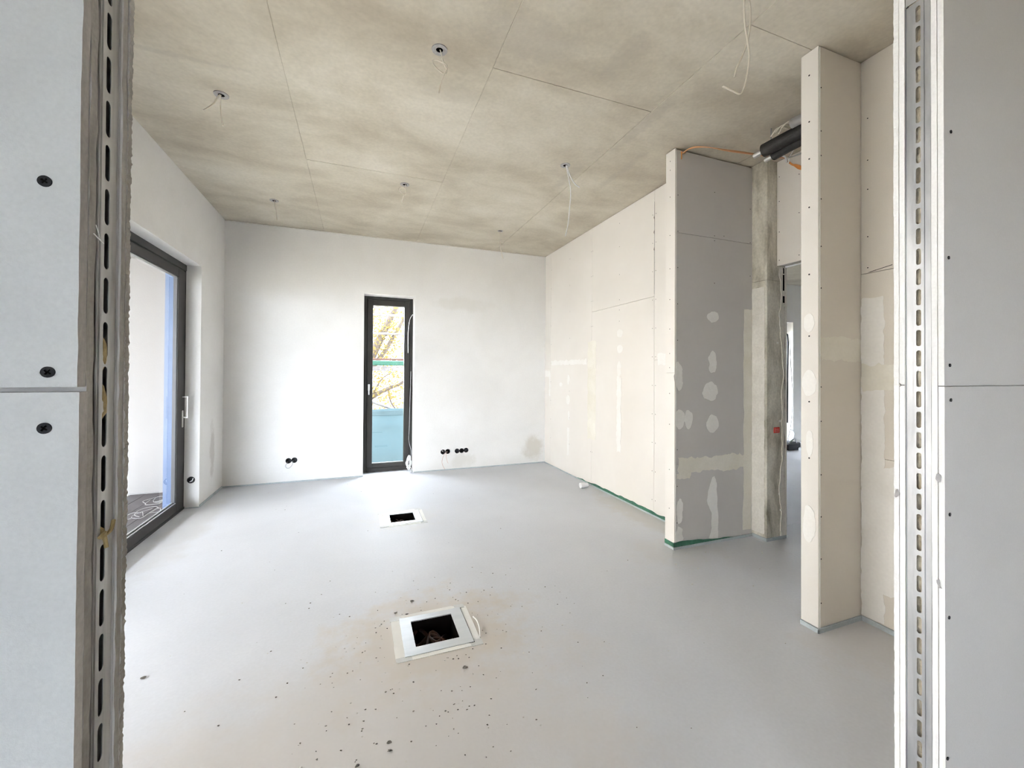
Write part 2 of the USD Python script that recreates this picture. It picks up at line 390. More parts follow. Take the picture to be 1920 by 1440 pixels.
# ------------------------------------------------------------------ ceiling: cast panels between formwork joints
ce = Thing("ceiling", "bare stained concrete ceiling with formwork joints", "ceiling", kind="structure")
xs = [LXo + 0.02, -0.42, 0.70, 1.805, 2.92, 4.02, 5.2, 6.4, 7.6, EX + 0.05]
ys_col = [[0.75], [0.72, 3.725], [0.70, 2.213, 5.2], [0.0, 1.48], [1.1, 3.3], [1.1, 3.3], [1.1, 3.3], [1.1, 3.3], [1.1, 3.3]]
g = 0.0019
for i in range(len(xs) - 1):
    ys = [HY - 0.2, -1.2] + ys_col[i] + [BYo - 0.02]
    for j in range(len(ys) - 1):
        dz = RNG.uniform(0, 0.0015)
        ce.part("concrete_panel", cbox(xs[i] + g, xs[i + 1] - g, ys[j] + g, ys[j + 1] - g, H + dz, H + 0.06, 0.0012), M["concrete"])
ce.part("slab", box(LXo - 0.05, EX + 0.3, HY - 0.4, BYo, H + 0.0035, H + 0.3), M["concrete"])

# ------------------------------------------------------------------ far wall, with the slit windows and the back-box holes
SW = [(0.054, 0.69), (7.31, 7.945), (8.2, 8.84)]
SWT = 2.348
bw = mbox(LXo, EX + 0.2, BY, BYo, -0.05, H + 0.05)
for a, b in SW:
    bw = bw - mbox(a, b, BY - 0.1, BYo + 0.1, -0.001, SWT)
back_sockets = [(-0.789, 0.262), (-0.726, 0.266), (1.080, 0.251), (1.146, 0.254), (1.276, 0.253), (1.340, 0.253), (1.403, 0.256)]
for x, z in back_sockets:
    bw = bw - mcyl((x, BY, z), 0.0325, 0.12, "Y")
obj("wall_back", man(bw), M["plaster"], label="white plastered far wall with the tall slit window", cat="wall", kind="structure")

# ------------------------------------------------------------------ left wall with the sliding door opening
DY0, DY1, DT = 0.72, 4.848, 2.372
lw = mbox(LXo, LX, HY - 0.3, BYo, -0.05, H + 0.05) - mbox(LXo - 1, LX + 1, DY0, DY1, -0.001, DT)
HW = (-2.3, -1.6, 0.0, 2.3)
lw = lw - mbox(LXo - 1, LX + 1, HW[0], HW[1], HW[2] + 0.02, HW[3])
lw = lw - mcyl((-1.531, DY1, 0.275), 0.033, 0.12, "Y")
obj("wall_left", man(lw), M["plaster"], label="white plastered wall with the sliding glass door", cat="wall", kind="structure")
obj("trim", box(LXo + 0.002, -1.668, DY1 - 0.006, DY1 + 0.004, 0.0, DT - 0.005), M["film_blue"], label="pale blue film lining the outer reveal beside the sliding door", cat="lining", kind="structure")

# shell of the hall and of the next room
HB = (-0.42, 0.36, 0.65, 1.9)
obj("wall_hall", man(mbox(LXo, WX + 0.3, HY - 0.3, HY, -0.05, H + 0.05) - mbox(HB[0], HB[1], HY - 1, HY + 1, HB[2], HB[3])), M["plaster"], label="plain plastered wall behind the camera", cat="wall", kind="structure")

# ------------------------------------------------------------------ plasterboard walls
def screws(thing, axis, at, uv, r=0.0035, out=-1):
    """Small screw heads sitting on a board face, joined: too small in the photo to pick apart."""
    ms = []
    for u, v in uv:
        c = {"X": (at, u, v), "Y": (u, at, v)}[axis]
        ms.append(mcyl(c, r, 0.0016, axis, 10))
    thing.part("screw_heads", cat(*ms), M["screw"], kind="stuff", label="black screw heads")


def patch(thing, axis, at, poly, material, seed, amp=0.012, t=0.0010, out=-1, label=None, **k):
    t = t + 0.00023 * (seed % 5)
    k.setdefault("freq", 26.0)
    k.setdefault("step", 0.010)
    amp = amp * 1.5
    thing.part("filler_patch", extrude(ragged(poly, amp, seed=seed, **k), axis, at, out * t), material, label=label)


def rect(u0, u1, v0, v1):
    return sbox(min(u0, u1), min(v0, v1), max(u0, u1), max(v0, v1))


BT = 0.0125
J = 0.0012

# right wall
rw = Thing("wall_right", "cream plasterboard wall with filled joints and screw rows", "wall", kind="structure")
rw.part("stud_core", box(RX + BT, RX + 0.1, N1B - 0.02, BY - 0.001, 0.0, H - 0.001), M["core"])
for (y0, y1, z0, z1) in [(5.372, BY - 0.001, 0.012, 1.40), (5.372, BY - 0.001, 1.40, H - 0.003), (4.25, 5.372, 0.012, 1.478), (4.25, 5.372, 1.478, H - 0.003),
                         (3.145, 4.25, 0.012, 2.071), (3.145, 4.25, 2.071, H - 0.003), (N1B, 3.145, 0.012, 1.47), (N1B, 3.145, 1.47, H - 0.003)]:
    rw.part("plasterboard", cbox(RX, RX + BT + 0.001, y0 + J, y1 - J, z0 + J, z1 - J, 0.0012), M["board_pale"])
sl = [(y, z) for y in (3.125, 3.17) for z in np.arange(0.15, 3.0, 0.27)] + [(y, z) for y in (4.235, 4.268) for z in np.arange(0.4, 3.0, 0.3)] + [(3.7, z) for z in (1.9, 2.02, 2.13, 2.4, 2.7, 2.95)] + [(4.8, z) for z in np.arange(0.4, 3.0, 0.35)] + [(5.36, z) for z in np.arange(0.4, 3.0, 0.27)]
screws(rw, "X", RX, sl)
# dark tears of paper along the near joint
rw.part("joint_tear", extrude(Polygon([(3.143, 2.08), (3.1475, 2.1), (3.149, 2.5), (3.156, 2.52), (3.1475, 2.54), (3.1475, 2.66), (3.158, 2.68), (3.1475, 2.70), (3.1475, 2.80), (3.157, 2.82), (3.1475, 2.84), (3.1465, 2.97), (3.1435, 2.97)]), "X", RX, -0.0006), M["crumb"], label="dark torn paper edge along the joint")
for s, (y0, y1, z0, z1, m) in enumerate([(4.37, 5.355, 1.45, 1.51, "filler_soft"), (4.16, 4.34, 0.55, 1.72, "filler_cream"), (2.90, 3.10, 1.42, 1.53, "filler_soft"), (5.375, 5.55, 1.28, 1.37, "filler_soft"), (3.66, 3.74, 0.5, 1.3, "filler_soft"),
                                         (4.80, 4.86, 0.25, 0.62, "filler_soft"), (5.38, 5.42, 1.0, 1.3, "filler_soft")]):
    patch(rw, "X", RX, rect(y0, y1, z0, z1), M[m], s, 0.014)
for s, (y, z, ry, rz) in enumerate([(3.69, 1.60, 0.05, 0.045), (3.69, 1.77, 0.05, 0.045), (3.70, 1.38, 0.035, 0.09), (4.83, 1.25, 0.03, 0.07), (4.84, 0.98, 0.05, 0.06), (5.05, 1.18, 0.04, 0.03), (4.82, 0.78, 0.02, 0.06)]):
    patch(rw, "X", RX, ellipse(y, z, ry, rz), M["filler_soft"], 20 + s, 0.008)
# green membrane showing at the foot
u = np.linspace(2.64, 4.59, 60)
top = 0.020 + 0.024 * meshkit.fbm(np.stack([u * 11, u * 0, u * 0], 1), 3, 3) - 0.02 * np.clip((u - 4.0) / 0.6, 0, 1) + 0.008
rw.part("membrane_strip", extrude(Polygon(list(zip(u, 0 * u + 0.012)) + list(zip(u[::-1], top[::-1]))), "X", RX, -0.0025), M["green"], label="torn green membrane strip at the foot")

# first wall stub (return wall)
r1 = Thing("wall_right_return", "grey plasterboard return wall with pale filler patches beside the concrete column", "wall", kind="structure")
r1.part("stud_core", box(N1X + BT, DXo - 0.05, N1Y + BT, N1B - BT, 0.0, H - 0.004), M["core"])
for z0, z1 in ((0.02, 0.645), (0.645, 2.43), (2.43, H - 0.012)):
    r1.part("plasterboard", cbox(N1X + 0.0125, CX + 0.02, N1Y, N1Y + BT + 0.001, z0 + J, z1 - J, 0.0012), M["board"])
    r1.part("plasterboard", cbox(N1X + 0.0125, RX + 0.02, N1B - BT - 0.001, N1B, z0 + J, z1 - J, 0.0012), M["board"])
for z0, z1 in ((0.02, 1.35), (1.35, H - 0.004)):
    r1.part("plasterboard", cbox(N1X, N1X + BT, N1Y - 0.002, N1B, z0 + J, z1 - J, 0.0012), M["board_pale"])
screws(r1, "Y", N1Y, [(2.29, z) for z in np.arange(0.2, 3.0, 0.28)] + [(3.05, z) for z in np.arange(0.2, 3.0, 0.28)] + [(2.66, z) for z in (2.45, 2.41, 2.07, 2.8)] + [(2.76, 2.46)])
screws(r1, "X", N1X, [(2.55, z) for z in (2.93, 3.0, 2.72, 2.42, 2.16, 1.92, 1.69, 1.5, 1.39, 1.19, 0.95, 0.6, 0.3)])
patch(r1, "Y", N1Y, rect(2.30, 3.02, 0.575, 0.69), M["filler_cream"], 40, 0.02)
patch(r1, "Y", N1Y, rect(2.28, 2.42, 0.535, 0.575), M["filler_cream"], 41, 0.012)
patch(r1, "Y", N1Y, rect(2.975, 3.07, 0.06, 1.88), M["filler_cream"], 42, 0.012, freq=6)
for s, (x, z, rx, rz) in enumerate([(2.645, 1.795, 0.06, 0.042), (2.642, 1.44, 0.04, 0.09), (2.62, 1.20, 0.075, 0.075), (2.64, 0.95, 0.06, 0.07), (2.30, 1.325, 0.04, 0.11), (2.315, 0.995, 0.045, 0.08), (2.395, 0.985, 0.04, 0.07),
                                    (2.315, 0.29, 0.03, 0.10), (2.305, 0.10, 0.035, 0.08)]):
    patch(r1, "Y", N1Y, ellipse(x, z, rx, rz), M["filler"], 50 + s, 0.012)
patch(r1, "Y", N1Y, Polygon([(2.60, 0.02), (2.70, 0.02), (2.705, 0.20), (2.69, 0.36), (2.685, 0.47), (2.665, 0.53), (2.64, 0.52), (2.60, 0.42), (2.585, 0.34), (2.63, 0.25), (2.635, 0.12)]), M["filler"], 60, 0.008)
u = np.linspace(N1X - 0.003, 2.86, 50)
top = 0.045 + 0.016 * meshkit.fbm(np.stack([u * 9, u * 0, u * 0 + 4], 1), 3, 5) - 0.035 * np.clip((u - 2.4) / 0.46, 0, 1)
r1.part("membrane_strip", extrude(Polygon(list(zip(u, 0 * u + 0.018)) + list(zip(u[::-1], np.maximum(top[::-1], 0.0185)))), "Y", N1Y - 0.002, -0.003), M["green"], label="torn green membrane strip at the foot")
r1.part("membrane_strip", box(N1X - 0.003, N1X, N1Y - 0.005, N1B, 0.018, 0.05), M["green"], label="torn green membrane strip at the foot")
r1.part("edge_bead", cbox(N1X + 0.010, N1X + 0.0135, N1Y - 0.004, N1Y + 0.004, 0.02, H - 0.02, 0.001), M["filler"], label="thin pale corner bead")

# concrete column with patched render
co = Thing("concrete_column", "rough grey concrete column with a torn render coat beside the doorway", "column", kind="structure")
for z0, z1 in ((0.0, 2.105), (2.105, H)):
    n = 60
    rows = []
    zz = np.linspace(z0 + 0.0015, z1 - 0.001, n)
    for z in zz:
        e = 0.005 * (meshkit.fbm(np.array([[z * 30, 1.3, 0.0]]), 3, 9)[0] - 0.5)
        rows.append([(CX, N1Y + 0.02, z), (CX, CY + 0.010 + e, z), (CX + 0.010 + e, CY, z), (DXo - 0.006, CY, z), (DXo - 0.006, N1Y + 0.02, z)])
    v = np.array(rows).reshape(-1, 3)
    f = []
    for i in range(n - 1):
        for j in range(5):
            k = (j + 1) % 5
            f += [(i * 5 + j, i * 5 + k, (i + 1) * 5 + k), (i * 5 + j, (i + 1) * 5 + k, (i + 1) * 5 + j)]
    f += [(0, 2, 1), (0, 3, 2), (0, 4, 3)] + [(len(v) - 5, len(v) - 4, len(v) - 3), (len(v) - 5, len(v) - 3, len(v) - 2), (len(v) - 5, len(v) - 2, len(v) - 1)]
    cm = trimesh.Trimesh(v, f, process=False)
    if cm.volume < 0:
        cm.invert()
    co.part("shaft", cm, M["column"])
zz = np.linspace(0.02, 2.22, 90)
edge = 3.238 + 0.034 * (meshkit.fbm(np.stack([zz * 6, zz * 0, zz * 0], 1), 5, 12) - 0.5) * 2
edge = np.where(zz > 1.75, edge - 0.02 * np.clip((zz - 1.75) / 0.3, 0, 1), edge)
co.part("render_coat", extrude(Polygon(list(zip(edge, zz)) + [(DXo - 0.004, 2.22), (DXo - 0.004, 0.02)]).buffer(0), "Y", CY, -0.006), M["render_coat"], label="pale torn render coat")
co.part("side_skim", extrude(ragged(rect(N1Y - 0.001, CY + 0.014, 0.05, 2.05), 0.008, seed=77, freq=20).intersection(rect(N1Y, CY + 0.006, 0, 3)), "X", CX, -0.002), M["render_coat"], label="pale skim on the side")
for (x, z, r) in ((3.226, 0.96, 0.011), (3.243, 0.47, 0.012), (3.240, 0.235, 0.012), (3.235, 0.37, 0.02), (3.2, 1.6, 0.008)):
    co.part("mortar_spot", extrude(ragged(ellipse(x, z, r, r), 0.004, 0.006, seed=int(x * 1e4) % 97, freq=60), "Y", CY, -0.004), M["filler"], label="white mortar spot")
for (z0, z1, w) in ((2.03, 2.16, 0.016), (1.93, 1.985, 0.02), (2.17, 2.215, 0.012)):
    co.part("gap", box(3.262 - w / 2, 3.262 + w / 2, CY - 0.0075, CY - 0.005, z0, z1), M["dark"], label="dark gap behind the jamb edge")
zz = np.linspace(0.4, 1.9, 70)
e2 = 3.272 + 0.004 * (meshkit.fbm(np.stack([zz * 25, zz * 0, zz * 0], 1), 4, 33) - 0.5)
wd = 0.004 * np.clip(meshkit.fbm(np.stack([zz * 12, zz * 0 + 3, zz * 0], 1), 3, 34) - 0.45, 0, 1) * 4
co.part("crack", extrude(Polygon(list(zip(e2, zz)) + list(zip((e2 + wd + 0.0004)[::-1], zz[::-1]))).buffer(0), "Y", CY - 0.006, -0.001), M["crumb"], label="dark crack in the render")
lab = Thing("wall_tag", "small red tag with faint pale print on the column", "tag", (3.1845, CY - 0.002, 0.889))
lab.part("plate", cbox(3.153, 3.216, CY - 0.010, CY - 0.0005, 0.866, 0.912, 0.003), M["red"])
lab.part("print", cat(mbox(3.168, 3.203, CY - 0.0108, CY - 0.0095, 0.892, 0.8955), mbox(3.172, 3.205, CY - 0.0108, CY - 0.0095, 0.880, 0.8835), mbox(3.160, 3.164, CY - 0.0108, CY - 0.0095, 0.874, 0.904)), M["red_pale"], label="faint pale print")

# doorway wall
dw = Thing("wall_doorway", "plasterboard wall with a low doorway opening to the next room", "wall", kind="structure")
DOT = 2.226
dw.part("lintel_board", cbox(DX, DX + BT, N2B + 0.0, CY - 0.001, DOT, H - 0.004, 0.0012), M["board_pale"])
dw.part("lintel", box(DX + BT, DXo - 0.012, N2B, CY - 0.001, DOT + 0.006, H - 0.002), M["core"])
dw.part("lintel_board", cbox(DXo - 0.0125, DXo, 0.0, CY, DOT, H - 0.004, 0.0012), M["board_pale"])
dw.part("edge_profile", box(DXo - 0.016, DXo + 0.001, N2B, CY - 0.006, DOT - 0.003, DOT + 0.006), M["white_plastic"], label="white edge profile under the lintel")
dw.part("edge_profile", box(DXo - 0.006, DXo + 0.003, CY - 0.008, CY + 0.008, 0.02, DOT), M["render_coat"], label="edge profile of the jamb")
dw.part("wall_panel", box(DX, DXo, -0.6, N2B - 0.05, 0.0, H - 0.002), M["plaster"])
dw.part("wall_panel", box(DXo - 0.1, DXo - 0.006, N1Y + 0.02, BY - 0.001, 0.0, H - 0.002), M["plaster"])
screws(dw, "X", DX, [(2.35, z) for z in (2.95, 2.75, 2.5, 2.27)] + [(2.19, z) for z in (2.27, 2.6, 2.9)])

# second wall stub
r2 = Thing("wall_right_pier", "tall narrow plasterboard pier standing nearest on the right", "wall", kind="structure")
r2.part("stud_core", box(N2X + BT, DX - 0.001, N2Y + BT, N2B - BT, 0.0, H - 0.004), M["core"])
for z0, z1 in ((0.022, 1.475), (1.475, H - 0.003)):
    r2.part("plasterboard", cbox(N2X + 0.010, WX + 0.03, N2Y, N2Y + BT + 0.001, z0 + J, z1 - J, 0.0012), M["board_tan"])
for z0, z1 in ((0.022, H - 0.003),):
    r2.part("plasterboard", cbox(N2X, N2X + BT, N2Y - 0.001, N2B, z0 + J, z1 - J, 0.002), M["board_pale"])
r2.part("plasterboard", cbox(N2X + BT, DX, N2B - BT - 0.001, N2B, 0.02, H - 0.003, 0.0012), M["board_pale"])
screws(r2, "Y", N2Y, [(2.272, z) for z in (2.86, 2.63, 2.5, 2.27, 2.02, 1.8, 1.28, 1.1, 0.82, 0.6, 0.38, 0.15)])
screws(r2, "X", N2X, [(1.490, z) for z in (2.95, 2.70, 2.50, 2.24, 1.88, 1.55, 1.2, 0.9)], r=0.0042)
patch(r2, "Y", N2Y, rect(2.262, 2.597, 1.42, 1.545), M["filler_cream"], 80, 0.018)
patch(r2, "X", N2X, ellipse(1.49, 1.62, 0.028, 0.05), M["filler_soft"], 81, 0.006)
patch(r2, "X", N2X, ellipse(1.49, 1.30, 0.036, 0.07), M["filler_soft"], 82, 0.006)
patch(r2, "X", N2X, ellipse(1.488, 0.98, 0.02, 0.07), M["filler_soft"], 83, 0.006)
patch(r2, "X", N2X, ellipse(1.49, 0.55, 0.032, 0.1), M["filler_soft"], 84, 0.006)
r2.part("edge_bead", cbox(N2X + 0.0085, N2X + 0.012, N2Y - 0.004, N2Y + 0.004, 0.022, H - 0.01, 0.001), M["filler"], label="thin pale corner bead")

# right wall near the camera
r3 = Thing("wall_right_hall", "plasterboard wall with broad pale filler bands behind the right jamb", "wall", kind="structure")
r3.part("stud_core", box(WX + BT, WX + 0.12, HY, N2Y + 0.02, 0.0, H - 0.004), M["core"])
for (y0, y1, z0, z1) in [(PY1, N2Y, 0.025, 0.90), (PY1, N2Y, 0.90, 1.90), (PY1, N2Y, 1.90, H - 0.003), (HY, PY1, 0.02, H - 0.003)]:
    r3.part("plasterboard", cbox(WX, WX + BT + 0.001, y0 + J, y1 - J, z0 + J, z1 - J, 0.0012), M["board_tan"])
patch(r3, "X", WX, rect(1.335, 1.443, 0.03, 1.765), M["filler_soft"], 90, 0.008)
patch(r3, "X", WX, rect(0.8, 1.44, 1.26, 1.40), M["filler_cream"], 91, 0.012, t=0.002)
patch(r3, "X", WX, rect(1.0, 1.36, 0.2, 0.85), M["filler_soft"], 92, 0.03, t=0.0008)
r3.part("joint_tear", extrude(Polygon([(1.30, 1.918), (1.40, 1.903), (1.41, 1.905), (1.35, 1.914), (1.30, 1.922)]), "X", WX, -0.0006), M["crumb"], label="dark torn paper edge along the joint")
screws(r3, "X", WX, [(1.41, z) for z in (2.75, 2.52, 2.36, 2.1, 1.93)], r=0.003)

# ------------------------------------------------------------------ foreground partition
def ragged_edge(side, xe, xfar, y0, y1, z0, z1, a0, a1, seed, step=0.007, drift=0.0, fr=40.0):
    """A board whose cut edge at the opening is uneven. side: -1 the opening lies to +x, +1 to -x."""
    n = max(2, int((z1 - z0) / step))
    z = np.linspace(z0, z1, n)
    q = np.stack([z * fr, z * 0 + seed, z * 0], 1)
    q2 = np.stack([z * 4.0, z * 0 + seed + 9.5, z * 0], 1)
    low = drift * 2 * (meshkit.fbm(q2, 2, seed) - 0.5)
    n0 = a0 * 2 * (meshkit.fbm(q, 3, seed) - 0.5) + low
    n1 = a1 * 2 * (meshkit.fbm(q + 17.3, 3, seed + 2) - 0.5) + low
    rows = np.stack([np.stack([z * 0 + xfar, z * 0 + y0, z], 1), np.stack([xe + n0, z * 0 + y0 + 0.0006, z], 1), np.stack([xe + n1, z * 0 + y1 - 0.0006, z], 1), np.stack([z * 0 + xfar, z * 0 + y1, z], 1)], 1)
    v = rows.reshape(-1, 3)
    f = []
    for i in range(n - 1):
        for j in range(4):
            k = (j + 1) % 4
            f += [(i * 4 + j, i * 4 + k, (i + 1) * 4 + k), (i * 4 + j, (i + 1) * 4 + k, (i + 1) * 4 + j)]
    f += [(0, 2, 1), (0, 3, 2), (len(v) - 4, len(v) - 3, len(v) - 2), (len(v) - 4, len(v) - 2, len(v) - 1)]
    m = trimesh.Trimesh(v, f, process=False)
    if m.volume < 0:
        m.invert()
    return m


def split_faces(mesh, test):
    c = mesh.triangles_center
    t = test(c, mesh.face_normals)
    return mesh.submesh([np.nonzero(t)[0]], append=True), mesh.submesh([np.nonzero(~t)[0]], append=True)


def slotted(side, x, y0, y1, ys, z0, z1, pitch=0.0512, slot=0.041, w=0.010, phase=0.0):
    """C-shaped steel stud: a web across the opening with a row of long slots, ribs and two flanges."""
    web = sbox(ys - 0.011, z0, ys + 0.011, z1)
    holes = []
    z = z0 + phase
    while z + slot < z1:
        h = sbox(ys - w / 2, z + w / 2, ys + w / 2, z + slot - w / 2).union(Polygon(ellipse(ys, z + w / 2, w / 2, w / 2))).union(Polygon(ellipse(ys, z + slot - w / 2, w / 2, w / 2)))
        holes.append(h)
        z += pitch
    from shapely import union_all
    poly = web.difference(union_all(holes))
    s = side
    ms = [extrude(poly, "X", x, s * 0.0008)]
    xr = x + s * 0.0018
    for a, b in ((y0, ys - 0.0105), (ys + 0.0105, y1)):
        ms.append(box(min(xr, xr + s * 0.0008), max(xr, xr + s * 0.0008), a, b, z0, z1))
    for yy in (ys - 0.011, ys + 0.011):
        ms.append(box(min(x, xr + s * 0.0008), max(x, xr + s * 0.0008), yy - 0.0004, yy + 0.0004, z0, z1))
    for a in (y0, y1 - 0.0008):
        ms.append(box(min(x, x + s * 0.045), max(x, x + s * 0.045), a, a + 0.0008, z0, z1))
    return trimesh.util.concatenate(ms)


PT = 2.75          # top of the opening
wl = Thing("wall_front_left", "cut plasterboard partition at the left edge with a dusty slotted stud", "wall", kind="structure")
SEAM = 1.329
jobs = [("plasterboard", JL - 0.0012, 0.555, 0.5695, SEAM + 0.0026, H - 0.004, 0.0005, 0.0008, 0.0026, 1, "front"),
        ("plasterboard", JL + 0.0005, 0.555, 0.5695, 0.02, SEAM - 0.0026, 0.0004, 0.0008, 0.0008, 2, "front"),
        ("plasterboard", JL - 0.0012, 0.5712, 0.5848, 0.02, H - 0.004, 0.0012, 0.0016, 0.0016, 3, "dirty"),
        ("plasterboard", JL + 0.0002, 0.6315, 0.6425, 0.02, H - 0.004, 0.0010, 0.0012, 0.001, 4, "dirty"),
        ("plasterboard", JL - 0.0002, 0.6446, 0.6550, 0.02, H - 0.004, 0.0014, 0.0027, 0.0012, 5, "dirty")]
for nm, xe, y0, y1, z0, z1, a0, a1, dr, sd, kind in jobs:
    m = ragged_edge(-1, xe, LX + 0.001, y0, y1, z0, z1, a0, a1, sd, drift=dr, fr=260.0 if sd == 5 else 40.0, step=0.0022 if sd == 5 else 0.007)
    edge_, face_ = split_faces(m, lambda c, nn: (c[:, 0] > JL - 0.02) & (np.abs(nn[:, 0]) > 0.6))
    pr = wl.part(nm, face_, M["board_front"] if kind == "front" else M["board"])
    wl.part("cut_edge", edge_, M["core_dirty"], parent=pr, label="dusty brown cut edge of the board") if kind != "front" else wl.part("cut_edge", edge_, M["core_taupe"], parent=pr, label="taupe cut edge of the board")
wl.part("slotted_stud", slotted(-1, JL - 0.0015, 0.5895, 0.6305, 0.606, 0.02, H - 0.02, 0.0512, 0.0415, 0.0098, 0.012), M["steel_dull"], label="dusty galvanised stud with a row of slots")
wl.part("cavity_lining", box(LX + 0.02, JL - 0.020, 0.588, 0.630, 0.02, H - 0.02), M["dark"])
for (z0, z1, yo) in ((1.345, 1.39, 0.0), (1.29, 1.335, 0.001), (1.15, 1.17, 0.001)):
    c = m3.Manifold.sphere(1, 24).scale((0.008, 0.0065, (z1 - z0) / 2)).translate((JL - 0.008, 0.606 + yo, (z0 + z1) / 2))
    mesh = man(c)
    mesh = trimesh.Trimesh(mesh.vertices + 0.003 * (np.stack([meshkit.fbm(np.array(mesh.vertices) * 160, 3, s) for s in (1, 2, 3)], 1) - 0.5), mesh.faces, process=False)
    wl.part("foam_lump", mesh, M["foam_tan"], smooth=True, label="tan foam squeezed into a slot")
wl.part("foam_lump", trimesh.util.concatenate([tube([(JL - 0.001, 0.606, 1.158), (JL + 0.003, 0.6, 1.164), (JL + 0.002, 0.592, 1.161)], 0.0022, 6), tube([(JL - 0.001, 0.606, 1.158), (JL + 0.003, 0.612, 1.163), (JL + 0.002, 0.62, 1.172)], 0.002, 6), tube([(JL, 0.606, 1.16), (JL + 0.002, 0.606, 1.145)], 0.002, 6)]), M["foam_tan"], label="tan foam squeezed into a slot")
wl.part("paper_shred", trimesh.util.concatenate([tube([(JL + 0.001, 0.5755, 1.498), (JL + 0.004, 0.583, 1.492), (JL + 0.002, 0.592, 1.492)], 0.0007, 5), tube([(JL + 0.0035, 0.583, 1.492), (JL + 0.003, 0.579, 1.502), (JL + 0.002, 0.577, 1.508)], 0.0005, 5)]), M["tape"], label="small white shred of paper")


def cross_screw(thing, x, z, r=0.0062):
    c = mcyl((x, PY0, z), r, 0.004, "Y", 32)
    cut = mcyl((x, PY0 - 0.0035, z), r * 1.5, 0.004, "Y", 32)
    h = mcyl((x, PY0 - 0.0004, z), r, 0.0016, "Y", 36, r2=r)
    cr = (mbox(x - 0.0032, x + 0.0032, PY0 - 0.01, PY0 + 0.0006, z - 0.0008, z + 0.0008) + mbox(x - 0.0008, x + 0.0008, PY0 - 0.01, PY0 + 0.0006, z - 0.0032, z + 0.0032)).translate((-x, 0, -z)).rotate((0, 37, 0)).translate((x, 0, z))
    p = thing.part("drywall_screw", man(h - cr), M["screw"], smooth=30)
    thing.part("cross_recess", man(mcyl((x, PY0 + 0.0006, z), r * 0.72, 0.0012, "Y", 20)), M["dark"], parent=p)


for x, z in ((-0.301, 1.541), (-0.2965, 1.347), (-0.2985, 1.290)):
    cross_screw(wl, x, z, 0.0056)

wr = Thing("wall_front_right", "cut plasterboard partition at the right edge with a shiny slotted stud", "wall", kind="structure")
SEAM2 = 1.3215
jobs = [("plasterboard", JR, 0.555, 0.56735, SEAM2 + 0.0012, H - 0.004, 0.0006, 0.0006, 0.0008, 11), ("plasterboard", JR + 0.001, 0.555, 0.56735, 0.02, SEAM2 - 0.0012, 0.0006, 0.0006, 0.0008, 12),
        ("plasterboard", JR + 0.0002, 0.5674, 0.5795, 0.02, H - 0.004, 0.0009, 0.0009, 0.001, 13), ("plasterboard", JR + 0.0000, 0.6305, 0.64285, 0.02, H - 0.004, 0.0010, 0.0010, 0.0012, 14),
        ("plasterboard", JR + 0.0004, 0.6429, 0.6550, 0.02, H - 0.004, 0.0008, 0.0035, 0.002, 15)]
for nm, xe, y0, y1, z0, z1, a0, a1, dr, sd in jobs:
    m = ragged_edge(1, xe, WX - 0.001, y0, y1, z0, z1, a0, a1, sd, drift=dr, fr=80.0 if sd == 15 else 40.0)
    edge_, face_ = split_faces(m, lambda c, nn: (c[:, 0] < JR + 0.02) & (np.abs(nn[:, 0]) > 0.6))
    pr = wr.part(nm, face_, M["board"] if sd in (11, 12) else M["board_pale"])
    wr.part("cut_edge", edge_, M["core_white"], parent=pr, label="white cut edge of the board")
wr.part("slotted_stud", slotted(1, JR + 0.0015, 0.580, 0.6300, 0.604, 0.02, 2.293, 0.0512, 0.0405, 0.0098, 0.018), M["steel"], label="bright galvanised stud with a row of slots")
wr.part("stud_splice", cat(mbox(JR + 0.003, JR + 0.004, 0.580, 0.630, 2.297, H - 0.02), mbox(JR + 0.003, JR + 0.045, 0.580, 0.581, 2.297, H - 0.02)), M["bead"], label="pale upper length of stud")
wv = trimesh.creation.box((0.03, 0.046, H - 0.06))
wv = wv.subdivide_to_size(0.02)
vv = np.array(wv.vertices)
vv[:, 0] += np.where(vv[:, 0] < 0, 0.012 * (meshkit.fbm(vv * 45, 3, 8) - 0.5), 0)
wr.part("wool_filling", trimesh.Trimesh(vv + np.array([JR + 0.0235, 0.605, H / 2]), wv.faces, process=False), M["wool"], label="tan mineral wool behind the slots")
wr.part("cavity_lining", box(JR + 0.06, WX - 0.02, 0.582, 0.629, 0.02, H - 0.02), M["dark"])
screws(wr, "Y", PY0, [(1.343, 1.94), (1.332, 1.632), (1.336, 1.372), (1.340, 1.288), (1.334, 1.013), (1.330, 0.767), (1.322, 0.434)], r=0.0042)
for s, (y, z) in enumerate(((0.566, 1.10), (0.565, 0.845), (0.648, 1.04))):
    wr.part("dirt_mark", extrude(ragged(ellipse(y, z, 0.0045, 0.010), 0.007, 0.004, seed=200 + s, freq=150), "X", JR - 0.0012, -0.0004), M["ring"], label="grey smear on the cut edge")
wr.part("edge_notch", extrude(Polygon([(0.6305, 1.3225), (0.637, 1.3225), (0.6415, 1.327), (0.639, 1.321), (0.6415, 1.317), (0.637, 1.3205), (0.6305, 1.3205)]), "X", JR - 0.0022, -0.0005), M["crumb"], label="dark cut mark")
obj("wall_front_header", box(JL - 0.05, JR + 0.05, 0.556, 0.654, PT, H - 0.004), M["board_pale"], label="board strip closing the partition above the opening", cat="wall", kind="structure")

# ------------------------------------------------------------------ edge strips at the foot of the walls
def strip(nm, pts_boxes, label):
    obj(nm, cat(*[cbox(*b, 0.002) for b in pts_boxes]), M["foam"], label=label, cat="edge strip", kind="structure")


